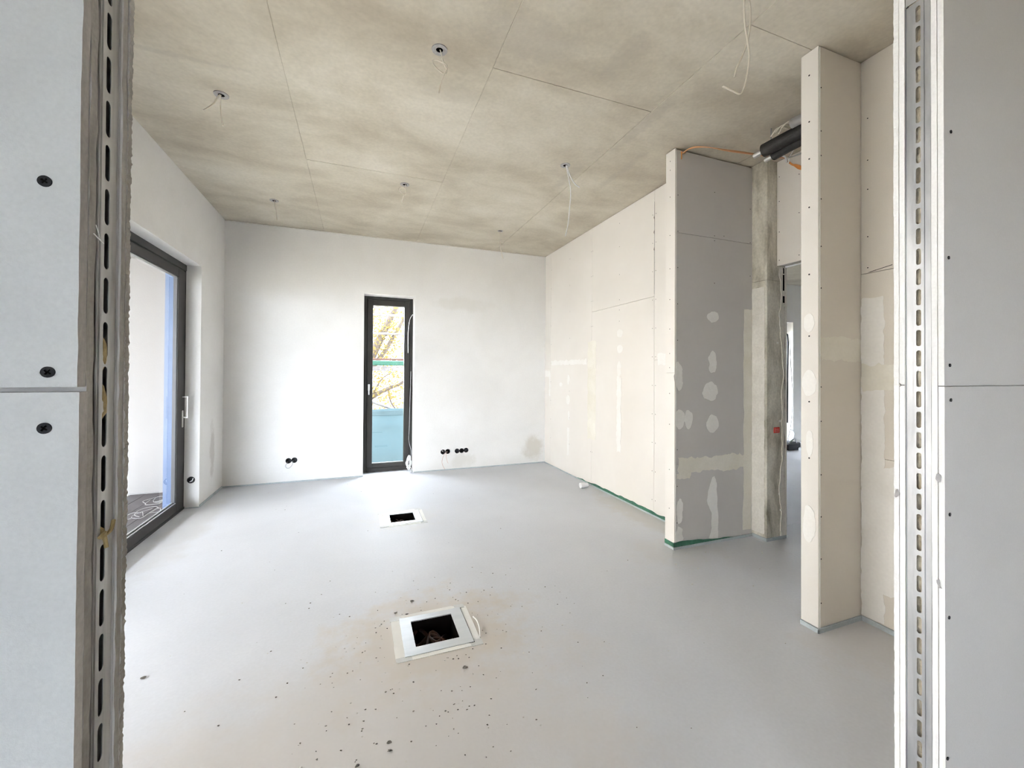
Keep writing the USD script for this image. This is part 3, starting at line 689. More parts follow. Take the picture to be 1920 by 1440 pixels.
strip("baseboard_back", [(LX, 0.054, BY - 0.008, BY + 0.001, -0.002, 0.016), (0.69, RX, BY - 0.008, BY + 0.001, -0.002, 0.014)], "blue grey foam edge strip along the far wall")
strip("baseboard_left", [(LX - 0.001, LX + 0.008, DY1 + 0.0, BY - 0.008, -0.002, 0.024), (LX - 0.12, LX, DY1 - 0.006, DY1 + 0.001, -0.002, 0.010)], "blue grey foam edge strip along the left wall")
strip("baseboard_right", [(RX - 0.008, RX + 0.001, N1B, BY - 0.008, -0.002, 0.014)], "blue grey foam edge strip along the right wall")
strip("baseboard_return", [(N1X - 0.008, CX, N1Y - 0.009, N1Y + 0.001, -0.002, 0.019), (N1X - 0.008, N1X + 0.001, N1Y - 0.009, N1B, -0.002, 0.019), (CX - 0.009, CX + 0.001, CY - 0.009, N1Y - 0.009, -0.002, 0.026), (CX - 0.009, DXo, CY - 0.010, CY + 0.001, -0.002, 0.024)], "blue grey foam edge strip around the return wall and column")
strip("baseboard_pier", [(N2X - 0.008, N2X + 0.001, N2Y - 0.008, N2B, -0.002, 0.022), (N2X - 0.008, WX, N2Y - 0.008, N2Y + 0.001, -0.002, 0.024), (WX - 0.009, WX + 0.001, PY1, N2Y - 0.008, -0.002, 0.026)], "blue grey foam edge strip around the near pier")
obj("trim", cbox(LX, RX, BY - 0.010, BY + 0.001, H - 0.012, H - 0.001, 0.002), M["render_coat"], label="thin strip where the far wall meets the ceiling", cat="trim", kind="structure")

# ------------------------------------------------------------------ sliding door on the left
d1 = Thing("door_1", "large dark framed sliding glass door in the left wall", "door", kind="structure")
FX, FB = -1.585, -1.672            # room side and outer side of the frame
d1.part("frame_rail", cbox(FB, FX + 0.002, DY0, DY1 - 0.001, 2.312, DT - 0.001, 0.003), M["frame"], label="fixed head of the frame")
d1.part("frame_rail", cbox(FB, FX + 0.004, DY0, DY1 - 0.001, -0.001, 0.022, 0.003), M["frame"], label="floor threshold of the frame")
d1.part("frame_stile", cbox(FB, FX - 0.002, DY1 - 0.022, DY1 - 0.001, 0.022, 2.312, 0.003), M["frame"])
d1.part("frame_stile", cbox(FB, FX - 0.002, DY0, DY0 + 0.05, 0.022, 2.312, 0.003), M["frame"])
d1.part("gasket", cat(mbox(FX - 0.03, FX - 0.012, DY0, DY1 - 0.02, 2.300, 2.313), mbox(FX - 0.03, FX - 0.012, DY1 - 0.032, DY1 - 0.02, 0.02, 2.31)), M["gasket"], label="black gap gasket")
for (a, b) in ((3.02, 4.822), (DY0 + 0.05, 3.10)):
    o = 0.0 if a > 3 else -0.045
    x1, x0 = FX + o, FX + o - 0.042
    st = 0.155
    sash = d1.part("sash_stile", cbox(x0, x1, b - st, b, 0.024, 2.300, 0.003), M["frame"])
    d1.part("sash_stile", cbox(x0, x1, a, a + 0.12, 0.024, 2.300, 0.003), M["frame"])
    d1.part("sash_rail", cbox(x0, x1, a + 0.12, b - st, 2.222, 2.300, 0.003), M["frame"])
    d1.part("sash_rail", cbox(x0, x1, a + 0.12, b - st, 0.024, 0.105, 0.003), M["frame"])
    d1.part("glazing_bead", cat(cbox(x0 + 0.004, x0 + 0.016, a + 0.12, b - st, 0.105, 0.118, 0.002), cbox(x1 - 0.014, x1 - 0.004, a + 0.12, b - st, 0.105, 0.111, 0.001)), M["bead"], label="bright aluminium glazing bead at the bottom")
    d1.part("glazing_bead", cat(cbox(x0 + 0.002, x1 - 0.01, b - st - 0.006, b - st, 0.111, 2.222, 0.001)), M["bead_grey"], label="grey glazing bead at the side")
    d1.part("glazing_bead", cat(*[cbox(x0 + 0.008 + k * 0.009, x0 + 0.012 + k * 0.009, a + 0.12, b - st, 2.212, 2.222, 0.001) for k in range(3)]), M["bead"], label="ribbed glazing bead at the top")
    d1.part("glass_pane", box(x0 + 0.0, x0 + 0.004, a + 0.11, b - st + 0.01, 0.095, 2.23), M["glass"])
hy = 4.775
hp = d1.part("handle_plate", cbox(FX, FX + 0.008, hy - 0.014, hy + 0.014, 0.800, 0.962, 0.003), M["satin"], label="satin lock plate")
d1.part("pull_handle", trimesh.util.concatenate([cbox(FX, FX + 0.048, hy - 0.006, hy + 0.006, 0.889, 0.901, 0.002), cbox(FX, FX + 0.048, hy - 0.006, hy + 0.006, 1.086, 1.098, 0.002), cbox(FX + 0.036, FX + 0.048, hy - 0.006, hy + 0.006, 0.895, 1.092, 0.002)]), M["satin"], label="satin bow shaped pull handle")

# slit windows
def slit_window(nm, a, b, label, handle=True):
    w = Thing(nm, label, "window", kind="structure")
    y0, y1 = 5.775, 5.85
    w.part("frame_stile", cbox(a + 0.001, a + 0.040, y0 - 0.002, y1, 0.001, SWT - 0.001, 0.003), M["frame"])
    w.part("frame_stile", cbox(b - 0.040, b - 0.001, y0 - 0.002, y1, 0.001, SWT - 0.001, 0.003), M["frame"])
    w.part("frame_rail", cbox(a + 0.040, b - 0.040, y0 - 0.002, y1, SWT - 0.04, SWT - 0.001, 0.003), M["frame"])
    w.part("frame_rail", cbox(a + 0.040, b - 0.040, y0 - 0.002, y1, 0.0, 0.055, 0.003), M["frame"])
    a2, b2, t2, l2 = a + 0.044, b - 0.044, SWT - 0.044, 0.058
    s = 0.070
    w.part("sash_stile", cbox(a2, a2 + s, y0 - 0.014, y1 - 0.01, l2, t2, 0.004), M["frame"])
    w.part("sash_stile", cbox(b2 - s, b2, y0 - 0.014, y1 - 0.01, l2, t2, 0.004), M["frame"])
    w.part("sash_rail", cbox(a2 + s, b2 - s, y0 - 0.014, y1 - 0.01, t2 - 0.073, t2, 0.004), M["frame"])
    w.part("sash_rail", cbox(a2 + s, b2 - s, y0 - 0.014, y1 - 0.01, l2, l2 + 0.058, 0.004), M["frame"])
    w.part("glazing_bead", cbox(a2 + s, b2 - s, y0 + 0.0, y0 + 0.02, l2 + 0.058, l2 + 0.064, 0.001), M["bead"], label="bright glazing bead at the bottom")
    w.part("glass_pane", box(a2 + s - 0.005, b2 - s + 0.005, y0 + 0.02, y0 + 0.024, l2 + 0.05, t2 - 0.05), M["glass"])
    w.part("gasket", man(mbox(a + 0.030, b - 0.030, y0 + 0.02, y0 + 0.045, 0.045, SWT - 0.03) - mbox(a + 0.06, b - 0.06, y0 - 1, y0 + 1, 0.075, SWT - 0.06)), M["gasket"])
    if handle:
        w.part("handle_plate", cbox(a2 + 0.010, a2 + 0.036, y0 - 0.026, y0 - 0.013, 1.09, 1.175, 0.004), M["satin"], label="satin handle base")
        w.part("lever_handle", trimesh.util.concatenate([cyl((a2 + 0.023, y0 - 0.035, 1.145), 0.009, 0.025, "Y", 16), cbox(a2 + 0.014, a2 + 0.032, y0 - 0.058, y0 - 0.044, 1.035, 1.157, 0.004)]), M["satin"], label="satin lever handle")


slit_window("window_1", *SW[0], "tall narrow dark framed window in the far wall")
slit_window("window_2", *SW[1], "tall window in the next room seen through the doorway", False)
slit_window("window_3", *SW[2], "second tall window of the next room", False)
w3 = Thing("window_4", "wide window of the hall behind the camera", "window", kind="structure")
w3.part("frame", man(mbox(-1.66, -1.60, HW[0], HW[1], HW[2] + 0.02, HW[3]) - mbox(-2, -1, HW[0] + 0.07, HW[1] - 0.07, HW[2] + 0.09, HW[3] - 0.07)), M["frame"])
w3.part("glass_pane", box(-1.632, -1.628, HW[0] + 0.065, HW[1] - 0.065, HW[2] + 0.085, HW[3] - 0.065), M["glass"])

w5 = Thing("window_5", "window in the wall behind the camera", "window", kind="structure")
w5.part("frame", man(mbox(HB[0], HB[1], HY - 0.2, HY - 0.14, HB[2], HB[3]) - mbox(HB[0] + 0.07, HB[1] - 0.07, HY - 1, HY + 1, HB[2] + 0.07, HB[3] - 0.07)), M["frame"])
w5.part("glass_pane", box(HB[0] + 0.065, HB[1] - 0.065, HY - 0.172, HY - 0.168, HB[2] + 0.065, HB[3] - 0.065), M["glass"])
# next room
ow = box(EX, EX + 0.25, -0.6, BYo, -0.05, H + 0.05)
obj("wall_next_room", ow, M["plaster"], label="plain end wall of the next room", cat="wall", kind="structure")
obj("wall_next_room_side", box(DX, EX + 0.25, -0.85, -0.6, -0.05, H + 0.05), M["plaster"], label="side wall of the next room", cat="wall", kind="structure")
obj("wall_hall_side", box(WX + 0.12, DX, HY, -0.6, -0.05, H + 0.05), M["plaster"], label="masonry closing the gap behind the hall wall", cat="wall", kind="structure")

# ------------------------------------------------------------------ back boxes and loose wires
def back_box(x, y, z, label, group=None, tilt=0):
    t = Thing("socket_box", label, "back box", (x, y, z), group)
    shell = mcyl((x, y + 0.026, z), 0.0325, 0.056, "Y", 32) - mcyl((x, y + 0.0225, z), 0.0295, 0.055, "Y", 32)
    t.part("shell", man(shell), M["black"], smooth=40)
    ears = [mcyl((x + 0.027 * math.cos(a), y + 0.004, z + 0.027 * math.sin(a)), 0.005, 0.008, "Y", 10) for a in (tilt, tilt + math.pi)]
    for e in ears:
        t.part("screw_lug", man(e), M["black"])
    return t


bl = ["left one of the pair of black back boxes left of the slit window", "right one of the pair of black back boxes left of the slit window",
      "first black back box right of the slit window, crossed by a white cable end", "second black back box right of the slit window, with salmon wires",
      "third black back box right of the slit window, first of the empty three", "fourth black back box right of the slit window, middle of the empty three", "fifth black back box right of the slit window, nearest the corner"]
for i, (x, z) in enumerate(back_sockets):
    back_box(x, BY, z, bl[i], "back boxes low on the far wall", 0.3 + i)
t = Thing("socket_box", "black back box in the reveal beside the sliding door", "back box", (-1.531, DY1, 0.275))
t.part("shell", man(mcyl((-1.531, DY1 + 0.026, 0.275), 0.033, 0.056, "Y", 12) - mcyl((-1.531, DY1 + 0.0225, 0.275), 0.029, 0.055, "Y", 12)), M["black"])
t.part("bent_flap", extrude(Polygon([(-1.545, 0.252), (-1.52, 0.262), (-1.512, 0.29), (-1.518, 0.292), (-1.527, 0.27), (-1.547, 0.258)]), "Y", DY1 + 0.006, 0.002), M["white_plastic"], label="pale bent flap inside")

obj("wire_loop", tube([(-0.741, BY + 0.03, 0.262), (-0.745, BY - 0.012, 0.24), (-0.746, BY - 0.016, 0.218), (-0.774, BY - 0.014, 0.181), (-0.803, BY - 0.012, 0.177), (-0.82, BY - 0.014, 0.204), (-0.806, BY - 0.012, 0.235), (-0.80, BY + 0.03, 0.25)], 0.003, 7), M["cable_grey"], smooth=True,
    label="short grey wire looping below the pair of back boxes", cat="wire")
obj("cable_end", tube([(1.088, BY + 0.04, 0.238), (1.075, BY - 0.004, 0.262), (1.066, BY - 0.018, 0.272)], 0.0042, 8), M["cable_white"], smooth=True, label="white cable end poking out of a back box right of the window", cat="cable")
obj("wire", tube([(1.140, BY + 0.03, 0.255), (1.115, BY - 0.012, 0.247), (1.095, BY - 0.018, 0.225), (1.068, BY - 0.016, 0.150), (1.070, BY - 0.016, 0.085), (1.092, BY - 0.018, 0.040), (1.105, BY - 0.022, 0.017)], 0.0022, 6), M["copper"], smooth=True, label="long salmon wire hanging to the floor from the second back box", cat="wire")
obj("wire", tube([(1.152, BY + 0.03, 0.258), (1.130, BY - 0.012, 0.24), (1.122, BY - 0.014, 0.19), (1.132, BY - 0.014, 0.135), (1.150, BY - 0.012, 0.095)], 0.0022, 6), M["copper"], smooth=True, label="short salmon wire hanging from the second back box", cat="wire")

# coil and cables at the slit window
def coil_pts(c, n, seed):
    r = random.Random(seed)
    pts = []
    for k in range(n * 8):
        a = k * 2 * math.pi / 8
        pts.append((c[0] + (0.030 + r.uniform(-0.024, 0.012)) * math.cos(a), c[1] + 0.014 * math.sin(a * 1.3) + r.uniform(-0.012, 0.012), c[2] + (0.080 + r.uniform(-0.055, 0.03)) * math.sin(a)))
    return pts


t = Thing("cable_coil", "tangled white cable coil lying at the foot of the slit window", "cable coil", (0.645, 5.63, 0.0))
t.part("loops", tube(coil_pts((0.632, 5.63, 0.125), 9, 4), 0.0042, 6, 4), M["cable_white"], smooth=True)
t.part("loose_end", tube([(0.66, 5.64, 0.2), (0.666, 5.65, 0.27), (0.655, 5.68, 0.33), (0.640, 5.72, 0.42), (0.648, 5.735, 0.60), (0.655, 5.738, 0.95), (0.664, 5.742, 1.35)], 0.0035, 6), M["cable_grey"], smooth=True, label="grey cable rising along the frame")
t.part("loose_end", tube([(0.66, 5.63, 0.06), (0.664, 5.6, 0.02), (0.655, 5.575, 0.008)], 0.0042, 6), M["cable_white"], smooth=True)
obj("window_cable", tube([(0.695, 5.70, 2.14), (0.665, 5.685, 2.105), (0.637, 5.68, 2.045), (0.62, 5.68, 1.92), (0.616, 5.68, 1.755), (0.618, 5.68, 1.596)], 0.0052, 8), M["cable_white"], smooth=True, label="white cable drooping from the upper right reveal of the slit window", cat="cable")

# ------------------------------------------------------------------ ceiling outlets
def outlet(x, y, label, ring_r=0.0415, hole_r=0.0185):
    t = Thing("ceiling_outlet", label, "cable outlet", (x, y, H), "cable outlets in the concrete ceiling")
    t.part("ring", man(mcyl((x, y, H - 0.0012), ring_r, 0.004, "Z", 40) - mcyl((x, y, H), hole_r, 0.02, "Z", 32)), M["ring"])
    t.part("hole", cyl((x, y, H + 0.0002), hole_r, 0.0016, "Z", 32), M["dark"])
    return t


def cable(t, pts, r=0.0043, m="cable", dy=None):
    p = np.array(pts, float)
    t.part("cable", tube(p, r, 8, 8), M[m], smooth=True)


t = outlet(-0.827, 3.042, "grey ceiling outlet with two short splayed cables, left side near the camera")
cable(t, [(-0.832, 3.042, H + 0.004), (-0.845, 3.04, 3.062), (-0.866, 3.038, 3.015), (-0.896, 3.034, 2.978), (-0.919, 3.03, 2.956)])
cable(t, [(-0.829, 3.045, H + 0.004), (-0.832, 3.042, 3.06), (-0.830, 3.042, 2.998), (-0.824, 3.042, 2.937), (-0.816, 3.042, 2.888)])
t = outlet(0.391, 2.19, "large grey ceiling outlet with a looped cable, nearest in the middle")
cable(t, [(0.393, 2.19, H + 0.004), (0.402, 2.19, 3.058), (0.412, 2.188, 3.017), (0.423, 2.186, 2.993), (0.430, 2.192, 2.972), (0.418, 2.197, 2.963), (0.389, 2.20, 2.977), (0.362, 2.20, 3.000), (0.358, 2.197, 3.019), (0.379, 2.195, 3.025), (0.405, 2.194, 3.02), (0.426, 2.182, 3.004), (0.431, 2.178, 2.982), (0.418, 2.18, 2.958), (0.400, 2.19, 2.909), (0.389, 2.19, 2.845)], 0.0037)
t = outlet(0.382, 3.894, "ceiling outlet with a small looped cable above the slit window")
cable(t, [(0.387, 3.894, H + 0.004), (0.392, 3.894, 3.044), (0.392, 3.89, 2.997), (0.378, 3.90, 2.99), (0.340, 3.904, 3.016), (0.335, 3.90, 3.039), (0.358, 3.897, 3.053), (0.388, 3.885, 3.034), (0.393, 3.884, 2.994), (0.373, 3.89, 2.974), (0.359, 3.894, 2.912)])
t = outlet(-0.826, 4.745, "ceiling outlet with one straight cable in the far left corner")
cable(t, [(-0.824, 4.745, H + 0.004), (-0.812, 4.745, 3.008), (-0.799, 4.745, 2.887)])
t = outlet(1.603, 3.044, "ceiling outlet with one long and one short pale cable near the return wall")
cable(t, [(1.608, 3.044, H + 0.004), (1.638, 3.044, 2.968), (1.655, 3.044, 2.866), (1.644, 3.044, 2.716), (1.631, 3.044, 2.593), (1.607, 3.044, 2.487)], m="cable_white")
cable(t, [(1.611, 3.04, H + 0.004), (1.646, 3.04, 3.0), (1.689, 3.038, 2.94), (1.735, 3.036, 2.915)], m="cable_white")
t = outlet(1.611, 4.754, "ceiling outlet with one thin cable in the far right corner", 0.034)
cable(t, [(1.608, 4.754, H + 0.004), (1.612, 4.754, 2.95), (1.620, 4.754, 2.853), (1.648, 4.754, 2.744)], 0.004)
t = outlet(1.60, 1.34, "ceiling outlet with two long crossing cables, cut by the top of the picture")
cable(t, [(1.60, 1.34, H + 0.004), (1.596, 1.34, 3.017), (1.602, 1.34, 2.915), (1.618, 1.338, 2.824), (1.623, 1.336, 2.753), (1.603, 1.338, 2.643), (1.575, 1.34, 2.592), (1.527, 1.34, 2.593), (1.471, 1.34, 2.598)])
cable(t, [(1.606, 1.345, H + 0.004), (1.634, 1.345, 3.029), (1.645, 1.347, 2.96), (1.635, 1.347, 2.877), (1.602, 1.346, 2.787), (1.559, 1.345, 2.703), (1.546, 1.345, 2.661)])

# ------------------------------------------------------------------ services over the alcove
t = Thing("insulated_pipe", "black insulated pipes wrapped with pale cables under the ceiling above the alcove", "pipe", (2.74, 1.9, 2.95))
t.part("insulation", tube([(2.715, 2.115, 2.952), (2.725, 2.0, 2.956), (2.745, 1.8, 2.962), (2.76, 1.56, 2.966)], 0.046, 16, 6), M["pipe"], smooth=40)
t.part("insulation", tube([(2.80, 2.105, 2.930), (2.80, 1.9, 2.935), (2.81, 1.56, 2.94)], 0.036, 16, 6), M["pipe"], smooth=40)
t.part("duct", tube([(2.70, 1.90, 3.02), (2.72, 1.75, 3.02), (2.74, 1.56, 3.02)], 0.034, 14, 6), M["pipe_grey"], smooth=40, label="flat grey duct above the pipes")
t.part("fitting", cyl((2.708, 2.150, 2.945), 0.018, 0.07, "Y", 16), M["chrome"], smooth=40, label="bright pipe end")
t.part("fitting", cyl((2.80, 2.135, 2.925), 0.017, 0.07, "Y", 16), M["chrome"], smooth=40, label="bright pipe end")
for hx, hy_, hl in ((2.715, 2.06, 0.09), (2.745, 1.7, 0.08), (2.80, 1.95, 0.12)):
    t.part("hanger", cyl((hx, hy_, H - hl / 2), 0.004, hl, "Z", 10), M["steel"], label="thin threaded hanger")
for k, (a, b) in enumerate(((0.0, 0.0), (0.03, 0.012), (0.055, -0.01), (0.075, 0.015))):
    t.part("wrapped_cable", tube([(2.66, 2.02 - a, 2.99 + b), (2.68, 1.985 - a, 3.035), (2.74, 1.96 - a, 3.03), (2.80, 1.93 - a, 2.985 + b), (2.85, 1.90 - a, 2.93), (2.86, 1.85 - a, 2.87 + b)], 0.0055, 7), M["cable"], smooth=True, label="pale cable slung over the pipes")
t.part("wrapped_cable", tube([(2.86, 1.88, 2.89), (2.90, 1.95, 2.90), (2.97, 2.06, 2.94), (3.06, 2.18, 3.0)], 0.005, 7), M["cable_grey"], smooth=True, label="grey cable hanging beside the pipes")
t = Thing("orange_cable", "thin orange cables sagging from the top of the return wall along the ceiling", "cable", (2.7, 2.35, 3.05))
for k in range(3):
    d = 0.012 * k
    t.part("strand", tube([(2.318 + d, N1Y + 0.004, 3.068), (2.322 + d, N1Y - 0.008, 3.045 + d * 0.3), (2.33 + d, 2.462, 3.053 + d * 0.5), (2.37 + d, 2.42, 3.068), (2.46, 2.385 - d, 3.066 - d * 0.6), (2.62, 2.35 - d, 3.060 - d), (2.80, 2.31 - d, 3.052 - d), (2.97, 2.28 - d, 3.044 - d * 0.8), (3.10, 2.235, 3.03)], 0.0035, 6), M["orange_pale"], smooth=True)
t.part("strand", tube([(2.318, N1Y - 0.004, 3.06), (2.316, N1Y - 0.009, 3.03), (2.318, N1Y - 0.006, 3.0)], 0.004, 6), M["orange"], smooth=True)
t = Thing("cable_tie", "white cable tie at the end of the orange cables", "cable tie", (3.1, 2.23, 3.01))
t.part("tie", tube([(3.12, 2.235, 3.0), (3.10, 2.232, 3.03), (3.08, 2.24, 3.05)], 0.007, 7), M["cable_white"], smooth=True)
t.part("tie", tube([(3.13, 2.23, 2.995), (3.105, 2.20, 3.03), (3.06, 2.13, 3.05)], 0.004, 7), M["cable_white"], smooth=True)
# flat orange webbing, twisted
uu = np.linspace(0, 1, 24)
cen = spline([(3.16, 2.255, 3.022), (3.165, 2.222, 2.985), (3.165, 2.19, 2.955), (3.165, 2.12, 2.905), (3.165, 2.04, 2.86)], 6)
rows = []
for i, c in enumerate(cen):
    w = 0.012 + 0.020 * i / len(cen) + 0.004 * math.sin(i * 0.6)
    a = 1.2 + 0.7 * math.sin(i * 0.22)
    d = np.array([0.35 * math.cos(a), 0.35, math.sin(a)])
    d /= np.linalg.norm(d)
    nn = np.array([0.0015, 0, 0])
    rows += [c - d * w + nn, c + d * w + nn, c + d * w - nn, c - d * w - nn]
f = []
for i in range(len(cen) - 1):
    for j in range(4):
        k = (j + 1) % 4
        f += [(i * 4 + j, i * 4 + k, i * 4 + 4 + k), (i * 4 + j, i * 4 + 4 + k, i * 4 + 4 + j)]
f += [(0, 1, 2), (0, 2, 3), (len(rows) - 4, len(rows) - 2, len(rows) - 3), (len(rows) - 4, len(rows) - 1, len(rows) - 2)]
obj("webbing", trimesh.Trimesh(np.array(rows), f, process=False), M["orange"], label="bright orange twisted webbing hanging by the lintel board", cat="strap")

# ------------------------------------------------------------------ floor boxes
def floor_box(op, plate, tape, label, seed, grey=True):
    x0, x1, y0, y1 = op
    a0, a1, b0, b1 = plate
    t0, t1, s0, s1 = tape
    t = Thing("floor_box", label, "floor box", ((x0 + x1) / 2, (y0 + y1) / 2, 0), None)
    fr = mbox(a0, a1, b0, b1, 0.0005, 0.006) - mbox(x0, x1, y0, y1, -0.1, 0.1)
    t.part("cover_plate", man(fr), M["steel_plate"])
    t.part("plate_edge", man(mbox(a0 - 0.003, a1 + 0.003, b0 - 0.003, b1 + 0.003, 0.0003, 0.003) - mbox(x0 - 0.004, x1 + 0.004, y0 - 0.004, y1 + 0.004, -0.1, 0.1)), M["gasket"])
    box_ = mbox(x0 - 0.009, x1 + 0.009, y0 - 0.009, y1 + 0.009, -0.138, 0.0) - mbox(x0 - 0.005, x1 + 0.005, y0 - 0.005, y1 + 0.005, -0.13, 0.1)
    t.part("tray", man(box_), M["cavity"])
    h = 0.0025
    e = 0.02
    t.part("masking_tape", extrude(ragged(rect(t0, a0 + 0.004, s0 + e, s1 - e), 0.003, seed=seed), "Z", 0.0006, h), M["tape"])
    t.part("masking_tape", extrude(ragged(rect(a1 + 0.004, t1, s0 + e + 0.02, s1 - e), 0.003, seed=seed + 1), "Z", 0.0006, h), M["tape"])
    t.part("masking_tape", extrude(ragged(rect(a0 + 0.01, a1 - 0.03, b1 - 0.004, s1), 0.003, seed=seed + 2), "Z", 0.0006, h + 0.003), M["tape"])
    t.part("masking_tape", extrude(ragged(rect(a0 + 0.02, a1 - 0.02, s0, b0 + 0.0), 0.003, seed=seed + 3), "Z", 0.0006, h), M["tape"])
    for k, (u0, u1, v0, v1) in enumerate(((a1 - 0.02, t1 + 0.005, s0 - 0.004, b0 + 0.02), (t0, a0 + 0.03, s0, s0 + 0.03), (t0 - 0.004, a0 + 0.01, s1 - 0.035, s1 + 0.004), (a1 - 0.03, t1 - 0.01, s1 - 0.03, s1 + 0.008))):
        t.part("corner_tape", extrude(ragged(rect(u0, u1, v0, v1), 0.003, seed=seed + 5 + k), "Z", 0.0004, h + 0.0012 * k * 0.5), M["tape_grey"], label="crinkled grey tape at the corner")
    for k in range(4):
        yy = y0 + 0.03 + k * 0.05
        t.part("conduit", tube([(x0 - 0.004, yy, -0.10 + 0.012 * k), (x0 + 0.05, yy + 0.05 * (k % 2), -0.055 - 0.01 * (k % 3)), ((x0 + x1) / 2, (y0 + y1) / 2 + 0.06 - 0.03 * k, -0.045), (x1 - 0.04, yy - 0.03, -0.07), (x1 + 0.004, y0 + 0.05 + 0.03 * k, -0.11)], 0.010, 8, 6), M["duct_brown"], smooth=True)
    return t


t = floor_box(fb[0], (0.214, 0.548, 1.984, 2.303), (0.170, 0.584, 1.960, 2.325), "metal framed floor box nearest the camera in a patch of sandy dust", 300)
rim = spline([(0.598, 2.19, 0.002), (0.604, 2.13, 0.012), (0.598, 2.06, 0.012), (0.586, 2.01, 0.002)], 6)
t.part("lifted_tape", trimesh.util.concatenate([tube(rim, 0.004, 6, 0), ]), M["tape"], label="strip of tape curling up at the side")
floor_box(fb[1], (0.222, 0.548, 3.722, 4.050), (0.180, 0.582, 3.700, 4.080), "metal framed floor box further back towards the slit window", 340)

# ------------------------------------------------------------------ small things on the floor
t = Thing("cartridge_end", "small white plastic tube lying by the right wall", "plastic tube", (2.47, 4.18, 0.0))
t.part("body", trimesh.util.concatenate([cyl((2.452, 4.190, 0.032), 0.031, 0.05, "X", 28), cyl((2.425, 4.190, 0.032), 0.0315, 0.006, "X", 28)]), M["white_plastic"], smooth=40)
t.part("collar", man(mcyl((2.497, 4.190, 0.030), 0.024, 0.045, "X", 24) - mcyl((2.505, 4.190, 0.030), 0.019, 0.05, "X", 24)), M["white_plastic"], smooth=40)


def crumb(r, seed, flat=0.6):
    rg = np.random.default_rng(seed)
    p = rg.normal(size=(14, 3))
    p /= np.linalg.norm(p, axis=1, keepdims=True)
    p *= r * rg.uniform(0.6, 1.0, (14, 1)) * np.array([1.3, 0.9, flat])
    h = man(m3.Manifold.hull_points(p))
    h.apply_translation((0, 0, -h.bounds[0][2]))
    return h


big = [(-0.875, 2.248, "black flake of debris alone on the floor at the left"), (0.462, 1.826, "dark mortar lump just in front of the near floor box"), (0.300, 2.455, "pale chip with a dark side behind the near floor box"),
       (0.26, 2.335, "small dark chip against the back tape of the near floor box"), (0.20, 2.37, "dark speck behind the left corner of the near floor box"), (0.115, 1.555, "black crumb, upper one of two, in front of the near floor box"), (0.114, 1.52, "black crumb, lower one of two, in front of the near floor box"),
       (0.005, 1.50, "dark crumb at the left of the scatter in front of the near floor box"), (-0.02, 1.46, "lowest left dark crumb of the scatter in front of the near floor box")]
for i, (x, y, lb) in enumerate(big):
    m = crumb(0.012 if i < 3 else 0.009, 500 + i, 0.45)
    m.apply_translation((x, y, 0.0))
    obj("debris_chip", m, M["crumb"], label=lb, cat="debris", group="loose mortar debris")
ms, mp = [], []
for k in range(260):
    a = NPR.uniform(0, 2 * math.pi)
    rr = abs(NPR.normal(0, 0.28)) + 0.2
    x, y = 0.37 + rr * 1.25 * math.cos(a), 2.12 + rr * math.sin(a)
    if 0.17 < x < 0.60 and 1.955 < y < 2.335:
        continue
    m = crumb(NPR.uniform(0.0015, 0.0048), 600 + k)
    m.apply_translation((x, y, 0.0))
    (ms if k % 3 else mp).append(m)
for k in range(70):
    m = crumb(NPR.uniform(0.0015, 0.0045), 900 + k)
    m.apply_translation((NPR.normal(0.1, 0.35), NPR.normal(1.5, 0.2), 0.0))
    ms.append(m)
for k in range(90):
    x, y = NPR.uniform(-1.2, 3.0), NPR.uniform(1.2, 5.3)
    if x > N2X - 0.05 or (0.15 < x < 0.62 and (1.9 < y < 2.4 or 3.6 < y < 4.15)):
        continue
    m = crumb(NPR.uniform(0.0015, 0.0045), 1000 + k)
    m.apply_translation((x, y, 0.0))
    (ms if k % 2 else mp).append(m)
for x, y in ((2.86, 2.24), (2.84, 2.22), (2.6, 2.05), (2.2, 2.2), (2.35, 1.9), (2.0, 2.05), (2.45, 2.38), (2.3, 2.42), (2.1, 2.3)):
    m = crumb(0.007, int(x * 1000), 0.5)
    m.apply_translation((x, y, 0.0))
    mp.append(m)
t = Thing("floor_crumbs", "fine dark and pale crumbs strewn over the screed floor", "debris", kind="stuff")
t.part("dark_crumbs", trimesh.util.concatenate(ms), M["crumb"], kind="stuff")
t.part("pale_crumbs", trimesh.util.concatenate(mp), M["crumb_pale"], kind="stuff")

# ------------------------------------------------------------------ glimpse of the next room
t = Thing("tool_bag", "black tool bag on the floor of the next room, cut by the column", "bag", (7.25, 5.12, 0))
t.part("body", man(m3.Manifold.hull(mbox(7.05, 7.30, 5.02, 5.22, 0.0, 0.10) + mbox(7.10, 7.25, 5.06, 5.18, 0.10, 0.14))), M["black"])
t.part("strap", tube([(7.08, 5.04, 0.12), (7.18, 5.0, 0.21), (7.27, 5.04, 0.12)], 0.012, 8), M["cable_white"], smooth=True, label="pale carrying strap")
t = Thing("power_tool", "small dark box with a pale cable on the floor of the next room", "tool", (7.52, 5.22, 0))
t.part("body", cbox(7.46, 7.58, 5.17, 5.27, 0.0, 0.09, 0.01), M["black"])
t.part("casing", cbox(7.60, 7.92, 5.16, 5.25, 0.0, 0.07, 0.012), M["cable_grey"])
t = Thing("cable_coil", "white cable coil hanging by the window of the next room", "cable coil", (7.8, 5.54, 0.0))
t.part("loops", tube([(7.83 + 0.08 * math.cos(a) + 0.02 * math.sin(3 * a), BY - 0.03 - 0.01 * math.sin(2.3 * a), 0.138 + 0.128 * math.sin(a)) for a in np.linspace(0, 40, 90)], 0.009, 6, 3), M["cable_white"], smooth=True)
